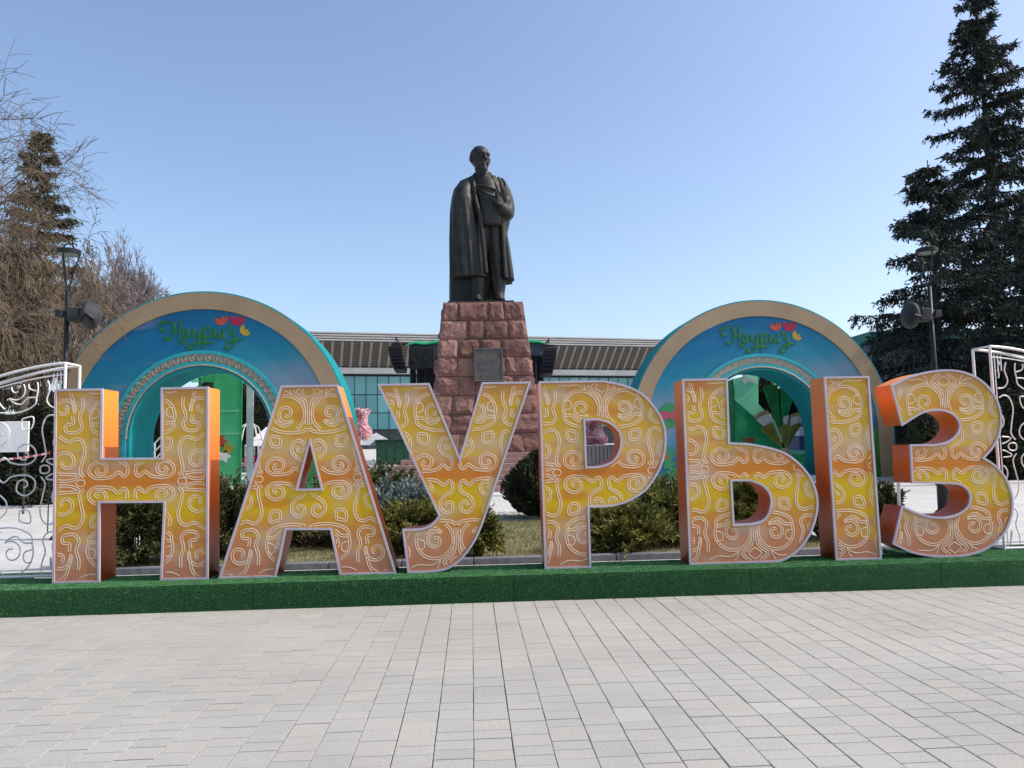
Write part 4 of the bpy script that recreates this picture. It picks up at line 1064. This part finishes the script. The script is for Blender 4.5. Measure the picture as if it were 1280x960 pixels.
MB().box(-0.13, 0.13, -0.04, 0.04, 0.05, p0.z - gz(38)).build('banner', 'yellow_post', t); MB().lathe([(0.25, 0), (0.25, 0.04), (0.05, 0.05)], n=12).build('foot', 'black_metal', t)
# railing of a side stair, seen through the left arch
p0 = at(186, 562, 33); p1 = at(201, 546, 33)
t = thing('stair_railing', 'white sloping handrail seen through the left arch', 'railing', (p0.x, 33, gz(33) + 0.001))
za, zb = p0.z - gz(33), p1.z - gz(33); wr = p1.x - p0.x
for dz in (0, -0.35, -0.7): MB().tube([(-wr, 0, za - (zb - za) + dz), (wr * 2, 0, zb + (zb - za) + dz)], 0.035, 6).build('rail', 'white_paint', t)
for k in (-1, 0.5, 2): MB().tube([(wr * k, 0, 0), (wr * k, 0, za + (zb - za) * k)], 0.03, 6).build('baluster', 'white_paint', t)

# inside the right arch: folded mint structure, fan bouquet, blue booth
YB = 32.0
def pl2(px, py, Y): v = at(px, py, Y); return (v.x, v.z)
t0 = at(912, 560, YB); gb = gz(YB)
t = thing('mint_structure', 'folded light green display structure inside the right arch', 'display', (t0.x, YB, gb + 0.001))
def locp(pts): return [(x - t0.x, z - gb) for x, z in (pl2(px, py, YB) for px, py in pts)]
mobj('face_panel', fill2d([locp([(919, 473), (948, 466), (948, 505), (979, 536), (983, 548), (975, 548), (919, 500)])], 0.12), 'mint_panel', t)
mobj('lower_panel', fill2d([locp([(919, 501.5), (975, 549.5), (975, 553), (990, 606), (919, 606)])], 0.1), 'green_cloth', t, (0, 0.03, 0))
mobj('side_panel', fill2d([locp([(908, 477), (918, 473), (918, 606), (908, 606)])], 0.12), 'fan_green', t, (0, 0.05, 0))
mobj('sill', fill2d([locp([(985, 563), (1012, 563), (1012, 568), (985, 568)])], 0.6), 'mint_panel', t)
mobj('sill_front', fill2d([locp([(985, 569), (1012, 569), (1012, 604), (985, 604)])], 0.5), 'green_film', t)
for k in range(9):
    rr = random.Random(k); x, z = locp([(932 + rr.uniform(-6, 12), 472 + rr.uniform(-3, 5))])[0]
    fl = [(0.09 * cos(a_) * (1 + .25 * cos(5 * a_)), 0.09 * sin(a_) * (1 + .25 * cos(5 * a_))) for a_ in np.linspace(0, 2 * pi, 20, endpoint=False)]
    mobj('blossom', fill2d([fl], 0.05), 'white_paint', t, (x, -0.06 - 0.004 * k, z))
x0_, z0_ = locp([(929, 550)])[0]
for k in range(5): MB().box(x0_ + k * 0.11, x0_ + k * 0.11 + 0.08, -0.02, 0.028, z0_ - 0.09, z0_ + 0.09).build('red_sign_stroke', 'tulip_orange', t)
bx = at(975, 566, 31.2)
t = thing('fan_bouquet', 'bouquet of big green, silver and tan paper fans inside the right arch', 'decoration', (bx.x, 31.2, gz(31.2) + 0.001))
gb2 = gz(31.2)
def fan(tip, l, r, mt, y, pleats=7):
    """a pleated fan from its foot to an upper edge"""
    T = at(*tip, 31.2); a_ = at(*l, 31.2); b_ = at(*r, 31.2)
    T, a_, b_ = [Vector((v.x - bx.x, 0, v.z - gb2)) for v in (T, a_, b_)]
    vs = [T + Vector((0, y, 0)), T + Vector((0.02, y, 0))]; m = MB(); ctr = (a_ + b_) / 2; out = (ctr - T).normalized() * (b_ - a_).length * 0.10
    rg = []
    for k in range(pleats * 2 + 1):
        u = k / (pleats * 2); p = a_.lerp(b_, u) + out * (1 - (2 * u - 1) ** 2); z = (0.07 if k % 2 else -0.02)
        q_ = T.lerp(p, 0.08)
        rg.append([q_ + Vector((0, y, 0)), p + Vector((0, y - z, 0)), p + Vector((0, y - z + 0.02, 0)), q_ + Vector((0, y + 0.02, 0))])
    m.loft(rg, True); m.build('fan', mt, t)
fan((979, 548), (955, 484), (974, 481), 'fan_green', 0.14); fan((979, 548), (977, 482), (994, 492), 'green_cloth', 0.10)
fan((980, 556), (943, 521), (961, 513), 'fan_tan', 0.06); fan((980, 556), (946, 525), (964, 517), 'silver_cloth', 0.0)
fan((984, 556), (989, 518), (1009, 517), 'fan_tan', 0.05); fan((984, 556), (990, 521), (1010, 522), 'silver_cloth', -0.01)
fan((979, 562), (950, 537), (966, 528), 'fan_olive', -0.06); fan((983, 562), (988, 533), (1001, 529), 'fan_olive', -0.07); fan((981, 563), (972, 534), (987, 531), 'fan_olive', -0.12)
fan((981, 560), (979, 522), (986, 519), 'silver_cloth', -0.03, 3)
b0 = at(981, 566, 31.2)
MB().lathe([(0.28, 0), (0.34, 0.3), (0.22, b0.z - gb2 - 0.1), (0.12, b0.z - gb2 + 0.2)], (b0.x - bx.x, 0, 0), 14).build('vase', 'fan_tan', t)
q0 = at(998, 534, 36); q1 = at(1018, 562, 36)
t = thing('blue_booth', 'dark blue booth with pale awning behind the fan bouquet', 'booth', (q0.x, 36, gz(36) + 0.001)); hq = q0.z - gz(36); wq = q1.x - q0.x + 0.8
MB().box(0, wq, 0, 1.5, 0, hq - 0.42, 0.02).build('cabin', 'booth_blue', t); MB().box(-0.08, wq + 0.08, -0.25, 1.6, hq - 0.42, hq, 0.02).build('awning', 'booth_pale', t)
for k in range(3): MB().box(wq * k / 3 + 0.02, wq * (k + 1) / 3 - 0.02, -0.015, -0.001, 0.2, hq - 0.6).build('panel', 'booth_blue', t)

# ------------------------------------------------------------------ street lamps with loudspeakers
def lamp(px, py_top, Y, label, splabel, side):
    p = at(px, py_top, Y); g0 = gz(Y); H = p.z - g0
    b = at(px, 480, Y)
    t = thing('street_lamp', label, 'street lamp', (p.x, Y, g0 + 0.036 if (LX0 < p.x < LX1 and LY0 < Y < LY1) else g0 + 0.001), group='black park lamps')
    MB().lathe([(0.19, 0), (0.19, 0.06), (0.125, 0.12), (0.12, 0.62), (0.145, 0.64), (0.145, 0.72), (0.10, 0.76), (0.10, 1.3), (0.125, 1.33), (0.125, 1.40), (0.07, 1.46), (0.055, 1.7)], n=18).build('base', 'black_metal', t, smooth=True)
    zt = H - 0.95
    MB().tube([(0, 0, 1.5), (0, 0, zt)], [0.052, 0.042], 12).build('pole', 'black_metal', t, smooth=True)
    for k in range(3):
        a_ = 2 * pi * k / 3 + 0.5
        MB().tube([((0.03 + 0.185 * u ** 1.3) * cos(a_), (0.03 + 0.185 * u ** 1.3) * sin(a_), zt + 0.80 * u) for u in np.linspace(0, 1, 9)], 0.017, 6).build('arm', 'black_metal', t)
    MB().lathe([(0.02, H - 0.20), (0.215, H - 0.195), (0.222, H - 0.115), (0.20, H - 0.10), (0.05, H - 0.085)], n=24).build('lamp_head', 'black_metal', t)
    MB().lathe([(0.19, H - 0.201), (0.17, H - 0.215), (0.02, H - 0.22)], n=24).build('lamp_glass', 'lamp_glass', t)
    MB().tube([(-0.12, 0, H - 0.09), (-0.07, 0, H), (0, 0, H + 0.03), (0.07, 0, H), (0.12, 0, H - 0.09)], 0.016, 6).build('loop', 'black_metal', t)
    # loudspeaker clamped to the pole
    zs_ = at(px, 395, Y).z - g0
    s_ = thing('pole_loudspeaker', splabel, 'loudspeaker', (p.x, Y, g0 + zs_), group='loudspeakers on the lamps')
    sg = side
    MB().box(min(sg * -0.20, sg * -0.065), max(sg * -0.20, sg * -0.065), -0.07, 0.07, -0.02, 0.12, 0.01).build('clamp', 'grey_metal', s_)
    MB().box(min(sg * 0.065, sg * 0.30), max(sg * 0.065, sg * 0.30), -0.14, 0.14, -0.12, 0.16, 0.02).build('driver_box', 'grey_metal', s_)
    rot = Matrix.Rotation(R(90 * sg), 3, 'Y')
    hm = MB(); prof = [(0.10, 0.28), (0.14, 0.32), (0.27, 0.40), (0.30, 0.47), (0.29, 0.50), (0.20, 0.58), (0.06, 0.62)]
    hm.loft([[Vector((sg * z, r * cos(2 * pi * k / 20), 0.02 + r * sin(2 * pi * k / 20))) for k in range(20)] for r, z in prof])
    hm.build('horn', 'grey_metal', s_, smooth=True)
    MB().tube([(sg * 0.30, -0.22, -0.16), (sg * 0.42, -0.3, -0.06), (sg * 0.52, -0.28, -0.02), (sg * 0.60, -0.2, -0.08), (sg * 0.60, -0.14, -0.2)], 0.03, 6).build('bracket', 'black_metal', s_)
lamp(86, 306, 15.6, 'black park lamp in front of the leafless trees at the left', 'grey loudspeaker clamped to the left lamp before the leafless trees', 1)
lamp(1158, 305, 16.0, 'black park lamp in front of the dark spruces at the right', 'dark loudspeaker clamped to the right lamp before the spruces', -1)

# barrier tape at the far left
a = at(-60, 571, 17); b = at(62, 566, 17)
t = thing('barrier_tape', 'red and white barrier tape strung at the far left', 'tape', (a.x, 17, 0.002))
L_ = b.x - a.x; n = 24
for k in range(n):
    u0, u1 = k / n, (k + 1) / n; zz = lambda u: (a.z + (b.z - a.z) * u - 0.10 * 4 * u * (1 - u))
    MB().quadbox([(L_ * u0, 0, zz(u0) - 0.02), (L_ * u1, 0, zz(u1) - 0.02), (L_ * u1, 0, zz(u1) + 0.02), (L_ * u0, 0, zz(u0) + 0.02)], (0, 0.003, 0)).build('stripe', 'tape_red' if k % 2 else 'white_paint', t)
for x_ in (0, L_): MB().tube([(x_, 0.012, 0), (x_, 0.012, a.z + 0.1)], 0.012, 6).build('post', 'black_metal', t)

# ------------------------------------------------------------------ shrubs
def juniper(px, py, Y, rx, h, m, label, seed, nb=70, up=0.35, name='juniper_shrub', ry=None, blen=0.085, z0=None, dens=1.0):
    """low spreading conifer: arching branches carrying flat sprays"""
    r = np.random.default_rng(seed); c = at(px, py, Y); z0 = 0.03 if z0 is None else z0; ry = ry or rx * 0.8
    t = thing(name, label, 'shrub', (c.x, Y, z0), group='evergreen shrubs on the lawn')
    Ps, Ds, S0, S1, SR = [], [], [], [], []
    for b_ in range(nb):
        az = r.uniform(0, 2 * pi); el = r.uniform(0.05, 1.0) ** 1.0
        ln = r.uniform(0.7, 1.08)
        tip = np.array([cos(az) * rx * ln * cos(el * 1.35), sin(az) * ry * ln * cos(el * 1.35), h * (0.18 + 0.85 * sin(el * 1.5)) * ln])
        st = np.array([cos(az) * rx * 0.1, sin(az) * ry * 0.1, 0.02]); ctl = (st + tip) / 2 + np.array([0, 0, h * up * r.uniform(0.3, 1)])
        u = np.linspace(0, 1, 12)[:, None]; cur = (1 - u) ** 2 * st + 2 * u * (1 - u) * ctl + u ** 2 * tip
        S0.append(cur[:-1]); S1.append(cur[1:]); SR.append(np.linspace(0.014, 0.004, 11))
        ax = tip - ctl; ax /= np.linalg.norm(ax)
        for k in range(int(26 * dens)):
            w = r.uniform(0.25, 1) ** 0.7; p = (1 - w) ** 2 * st + 2 * w * (1 - w) * ctl + w ** 2 * tip
            side = np.cross(ax, [0, 0, 1]) + r.normal(0, 0.35, 3); side /= np.linalg.norm(side)
            d = ax * 0.9 + side * r.choice((-1, 1)) * r.uniform(0.3, 1.1) + np.array([0, 0, r.uniform(0.0, 0.5)]); d /= np.linalg.norm(d)
            L = r.uniform(0.10, 0.22) * (rx / 0.9) ** 0.5
            q = np.linspace(0.1, 1, 7)[:, None]; Ps.append(p + d * L * q); Ds.append(np.repeat(d[None], 7, 0) + r.normal(0, 0.45, (7, 3)))
    P = np.concatenate(Ps); D = np.concatenate(Ds)
    V, Fc = quads(P, D, r.uniform(0.6, 1.2, len(P)) * blen, blen * 0.32, r)
    mobj('foliage', np_mesh('foliage', V, Fc), m, t)
    V, Fc = seg_tubes(np.concatenate(S0), np.concatenate(S1), np.concatenate(SR), np.concatenate(SR) * 0.9, 4)
    mobj('stems', np_mesh('stems', V, Fc), 'bark', t)
    return t
G = 'juniper'
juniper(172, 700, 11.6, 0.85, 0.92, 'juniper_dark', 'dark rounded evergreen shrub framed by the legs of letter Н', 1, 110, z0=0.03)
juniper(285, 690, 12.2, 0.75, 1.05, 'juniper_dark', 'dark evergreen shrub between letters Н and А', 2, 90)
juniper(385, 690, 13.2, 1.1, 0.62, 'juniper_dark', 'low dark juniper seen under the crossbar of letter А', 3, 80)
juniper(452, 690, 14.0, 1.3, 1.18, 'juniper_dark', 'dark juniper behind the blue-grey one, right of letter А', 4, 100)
juniper(500, 690, 12.9, 0.78, 0.98, 'juniper_blue', 'blue-grey juniper between letters А and У', 5, 90)
juniper(515, 700, 11.9, 0.72, 0.66, 'juniper', 'yellow-green juniper in front of the blue-grey one', 6, 85)
juniper(600, 700, 11.4, 0.36, 0.62, 'juniper', 'small upright green shrub beside the tail of letter У', 7, 50, 0.6)
juniper(775, 700, 11.7, 0.95, 0.55, 'juniper', 'low spreading juniper between letters Р and Ы, nearest the platform', 8, 110)
juniper(838, 690, 12.7, 1.1, 0.80, 'juniper', 'spreading juniper just left of letter Ы', 9, 110)
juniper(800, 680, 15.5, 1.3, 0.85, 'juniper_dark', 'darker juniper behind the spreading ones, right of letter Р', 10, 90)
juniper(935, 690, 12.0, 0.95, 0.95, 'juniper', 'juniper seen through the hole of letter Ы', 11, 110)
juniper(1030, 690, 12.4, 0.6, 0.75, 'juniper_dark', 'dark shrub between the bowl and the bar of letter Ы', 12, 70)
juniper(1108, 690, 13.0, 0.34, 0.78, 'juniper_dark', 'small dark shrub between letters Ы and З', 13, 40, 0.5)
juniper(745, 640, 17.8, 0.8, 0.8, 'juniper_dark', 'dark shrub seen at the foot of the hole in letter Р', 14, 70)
# the tall rounded thuja beside the stairs
r_ = np.random.default_rng(21); c = at(676, 640, 17.4)
t = thing('thuja', 'tall dark rounded thuja with yellowed top before the stairs', 'shrub', (c.x, 17.4, 0.03))
zt = at(676, 566, 17.4).z; n = 9000
u = r_.random(n); a_ = r_.uniform(0, 2 * pi, n); prof = np.sin(np.clip(u, 0, 1) ** 0.75 * pi * 0.94 + 0.16) ** 0.75
rad = 0.68 * prof * r_.uniform(0.55, 1.08, n) * (1 + 0.18 * np.sin(a_ * 5 + u * 9))
P = np.stack([rad * np.cos(a_), rad * np.sin(a_), 0.05 + (zt - 0.1) * u], 1); D = np.stack([np.cos(a_) * 0.6, np.sin(a_) * 0.6, r_.uniform(0.2, 1.0, n)], 1)
V, Fc = quads(P, D, 0.14, 0.06, r_); mobj('foliage', np_mesh('foliage', V, Fc), 'thuja', t)
k = (u > 0.86) & (rad > 0.25) ; V, Fc = quads(P[k], D[k], 0.15, 0.05, r_); mobj('yellow_tips', np_mesh('yellow_tips', V, Fc), 'thuja_tip', t)
MB().tube([(0, 0, 0), (0, 0, zt * 0.7)], [0.07, 0.03], 8).build('stem', 'bark', t)

# ------------------------------------------------------------------ trees
def bare_tree(px, Y, top_py, crown_r, label, m, seed, levels=6, droop=0.0, fork=0.26, twig=1.0, lean=0.0, spread=0.6):
    rr = random.Random(seed); c = at(px, 480, Y); g0 = gz(Y); H = at(px, top_py, Y).z - g0
    t = thing('bare_tree', label, 'tree', (c.x, Y, g0), group='leafless trees')
    big, small = [], []
    def grow(p, d, L, r, lv):
        n = 3 if lv < levels - 1 else 2
        q = p
        for i in range(n):
            d = (d + Vector((rr.gauss(0, 0.13), rr.gauss(0, 0.13), rr.gauss(0.04, 0.08) - droop * (lv / levels) ** 2 * 0.30))).normalized()
            q2 = q + d * (L / n); r2 = r * (1 - 0.3 / n)
            (big if lv < 3 else small).append((q, q2, r, r2)); q = q2; r = r2
            if lv >= 1 and lv < levels and rr.random() < 0.6:
                kick(q, d, L * rr.uniform(0.45, 0.75), r * 0.5, lv + 1)
        if lv < levels:
            for k in range(rr.choice((2, 2, 3))): kick(q, d, L * rr.uniform(0.62, 0.86), r * rr.uniform(0.55, 0.75), lv + 1)
    def kick(q, d, L, r, lv):
        a = d.cross(Vector((rr.gauss(0, 1), rr.gauss(0, 1), rr.gauss(0, 1))))
        if a.length < 1e-3: return
        a.normalize(); dd = (d + a * rr.uniform(0.35, 0.95) * spread / 0.6).normalized()
        grow(q, dd, L, max(r, 0.006 * twig), lv)
    grow(Vector((0, 0, -0.05)), Vector((lean, 0, 1)).normalized(), H * fork, H * 0.016, 0)
    # fit the crown to its height and width
    allp = np.array([s[1][:] for s in big + small]); kz = H / allp[:, 2].max(); kr = crown_r / np.percentile(np.hypot(allp[:, 0], allp[:, 1]), 97)
    def conv(L):
        A = np.array([s[0][:] for s in L]); B = np.array([s[1][:] for s in L]); sc = np.array([kr, kr, kz]); return A * sc, B * sc, np.array([s[2] for s in L]), np.array([s[3] for s in L])
    V, Fc = seg_tubes(*conv(big), 6); mobj('trunk', np_mesh('trunk', V, Fc), 'bark', t)
    V, Fc = seg_tubes(*conv(small), 3); mobj('crown', np_mesh('crown', V, Fc), m, t)
    print('TREE', len(big), len(small))
bare_tree(-45, 22, 45, 5.0, 'leafless tree at the left edge reaching thin twigs over the sky', 'twig_brown', 4, 6, 0.5, 0.25, 1.2, spread=0.7)
bare_tree(25, 31, 236, 3.6, 'dense brown leafless tree with drooping twigs at the far left', 'twig_brown', 9, 7, 1.3, 0.24, 2.2)
bare_tree(2, 29, 250, 3.4, 'thick brown leafless tree at the far left under the spruce top', 'twig_brown', 41, 7, 1.0, 0.22, 2.2)
bare_tree(98, 33, 300, 2.8, 'grey-brown leafless tree between the left lamp and the left arch', 'twig_mauve', 47, 7, 0.6, 0.2, 2.0)
bare_tree(72, 29, 300, 2.4, 'brown leafless tree directly behind the left lamp', 'twig_brown', 19, 6, 1.2, 0.22, 1.6)
bare_tree(-15, 27, 275, 3.2, 'brown leafless tree half hidden at the left edge behind the wire screen', 'twig_brown', 23, 7, 1.4, 0.22, 1.5)
bare_tree(128, 38, 282, 3.0, 'round mauve-grey leafless tree rising behind the left arch', 'twig_mauve', 14, 7, 0.2, 0.22, 2.0)

def spruce(px, Y, top_py, rmax, label, m, seed, nwh=34, blen=0.26, low=0.06, gaps=0.12):
    r = np.random.default_rng(seed); c = at(px, 480, Y); g0 = gz(Y); H = at(px, top_py, Y).z - g0
    t = thing('spruce', label, 'tree', (c.x, Y, g0), group='spruces')
    MB().tube([(0, 0, 0), (0.03, 0, H * 0.5), (0, 0, H)], [H * 0.014, H * 0.008, 0.02], 10).build('trunk', 'dark_bark', t, smooth=True)
    Ps, Ds, A, B, Rr = [], [], [], [], []
    for w in range(nwh):
        f = (w + r.uniform(0.1, 0.9)) / nwh; z = H * (low + (1 - low) * f)
        for b_ in range(r.integers(4, 7)):
            if r.random() < gaps: continue
            az = r.uniform(0, 2 * pi); L = rmax * (1 - f) ** 0.82 * r.uniform(0.45, 1.28) + 0.25
            n = 9; u = np.linspace(0, 1, n); rise = 0.42 * f - 0.16
            cx_ = np.cos(az) * L * u; cy_ = np.sin(az) * L * u; kd = r.uniform(0.3, 1.0); cz_ = z + L * (rise * u - 0.50 * kd * u ** 2 + 0.36 * kd * u ** 3.2)
            cur = np.stack([cx_, cy_, cz_], 1); A.append(cur[:-1]); B.append(cur[1:]); Rr.append(np.linspace(0.05, 0.012, n - 1) * (0.5 + 0.5 * (1 - f)))
            ax = np.array([cos(az), sin(az), 0]); sd = np.array([-sin(az), cos(az), 0])
            nt_ = int(16 + L * 22)
            for k in range(nt_):
                v = r.uniform(0.03, 1.0) ** 0.85; i = min(n - 2, int(v * (n - 1))); p = cur[i] + (cur[i + 1] - cur[i]) * (v * (n - 1) - i)
                d = ax * r.uniform(0.2, 0.9) + sd * r.normal(0, 0.65) + np.array([0, 0, -r.uniform(0.2, 1.5)]); d /= np.linalg.norm(d)
                l_ = r.uniform(0.25, 0.8) * (0.45 + 0.55 * (1 - f)); q = np.linspace(0.0, 1, 6)[:, None]
                Ps.append(p + d * l_ * q); Ds.append(np.repeat(d[None], 6, 0) + r.normal(0, 0.55, (6, 3)))
    P = np.concatenate(Ps); D = np.concatenate(Ds)
    V, Fc = quads(P, D, r.uniform(0.55, 1.1, len(P)) * blen, blen * 0.30, r); mobj('crown', np_mesh('crown', V, Fc), m, t)
    V, Fc = seg_tubes(np.concatenate(A), np.concatenate(B), np.concatenate(Rr), np.concatenate(Rr) * 0.9, 4); tag(mobj('branches', np_mesh('branches', V, Fc), 'dark_bark', t), kind='stuff')
spruce(1256, 34, -18, 5.6, 'tallest dark spruce at the right edge, top cut by the frame', 'spruce_needle', 3, 50, gaps=0.2)
spruce(1178, 30, 200, 4.3, 'shorter dark spruce left of the tallest one, over the green roof', 'spruce_needle', 6, 30, 0.24, 0.10, gaps=0.18)
spruce(1300, 27, 250, 3.2, 'dark spruce filling the lower right corner of the trees', 'spruce_needle', 8, 22, 0.24, 0.04)
spruce(42, 46, 160, 3.4, 'olive green spruce rising above the leafless trees at the left', 'spruce_needle_warm', 12, 30, 0.3, 0.2)

# dark kiosk with green roof behind the right spruces
a = at(1088, 415, 38); b = at(1320, 415, 38); g0 = gz(38)
t = thing('kiosk_building', 'low dark building with green roof edge behind the right spruces', 'building', (a.x, 38, g0))
wK, hK = b.x - a.x, a.z - g0
MB().box(0, wK, 0, 7, 0, hK - 0.55).build('wall', 'kiosk_wall', t)
MB().box(-0.15, wK + 0.15, -0.25, 7.2, hK - 0.55, hK, 0.03).build('roof', 'kiosk_roof', t)
MB().box(-0.05, wK, -0.1, 0, hK - 0.75, hK - 0.56).build('cornice', 'dark_wall', t)
for k in range(5):
    w_ = MB().box(0.4 + k * 1.8, 1.7 + k * 1.8, -0.04, -0.001, 0.9, hK - 1.1).build('window', 'dark_wall', t)
    MB().box(0.5 + k * 1.8, 1.6 + k * 1.8, -0.06, -0.041, 1.0, hK - 1.2).build('pane', 'kiosk_wall', w_)

def hedge(px0, px1, py_top, Y, label, m, seed):
    r = np.random.default_rng(seed); a = at(px0, py_top, Y); b = at(px1, py_top, Y); g0 = gz(Y); H = a.z - g0; L = b.x - a.x
    t = thing('hedge', label, 'hedge', (a.x, Y, g0), group='dark hedges at the edges of the square')
    n = int(L * H * 1300); x = r.uniform(0, L, n); z = r.uniform(0, 1, n); top = H * (0.86 + 0.14 * np.sin(x * 2.1 + seed) * np.sin(x * 0.7))
    P = np.stack([x, r.uniform(-0.5, 0.7, n) + 0.25 * np.sin(x * 3 + z * 5), z * top], 1); D = np.stack([r.normal(0, .6, n), -np.abs(r.normal(0.5, .5, n)), r.uniform(-.2, 1, n)], 1)
    V, Fc = quads(P, D, 0.17, 0.08, r); mobj('foliage', np_mesh('foliage', V, Fc), m, t)
    MB().box(0.1, L - 0.1, -0.1, 0.6, 0, H * 0.8).build('core', 'thuja', t)
hedge(-90, 98, 492, 25, 'tall dark hedge seen through the left wire screen', 'thuja', 31)
hedge(1140, 1330, 500, 26, 'tall dark hedge seen through the right wire screen', 'thuja', 32)
hedge(120, 345, 470, 52, 'dark bushes far beyond the left arch', 'thuja', 33)
hedge(905, 1060, 470, 46, 'tall dark evergreens beyond the right arch', 'thuja', 34)
p0 = at(8, 527, 22)
t = thing('white_board', 'white notice board behind the left wire screen', 'board', (p0.x, 22, 0.001))
MB().box(-0.75, 0.62, -0.03, 0.03, p0.z - 0.85, p0.z, 0.01).build('panel', 'white_paint', t)
for x_ in (-0.6, 0.5): MB().tube([(x_, 0.05, 0), (x_, 0.05, p0.z - 0.1)], 0.03, 6).build('post', 'grey_metal', t)
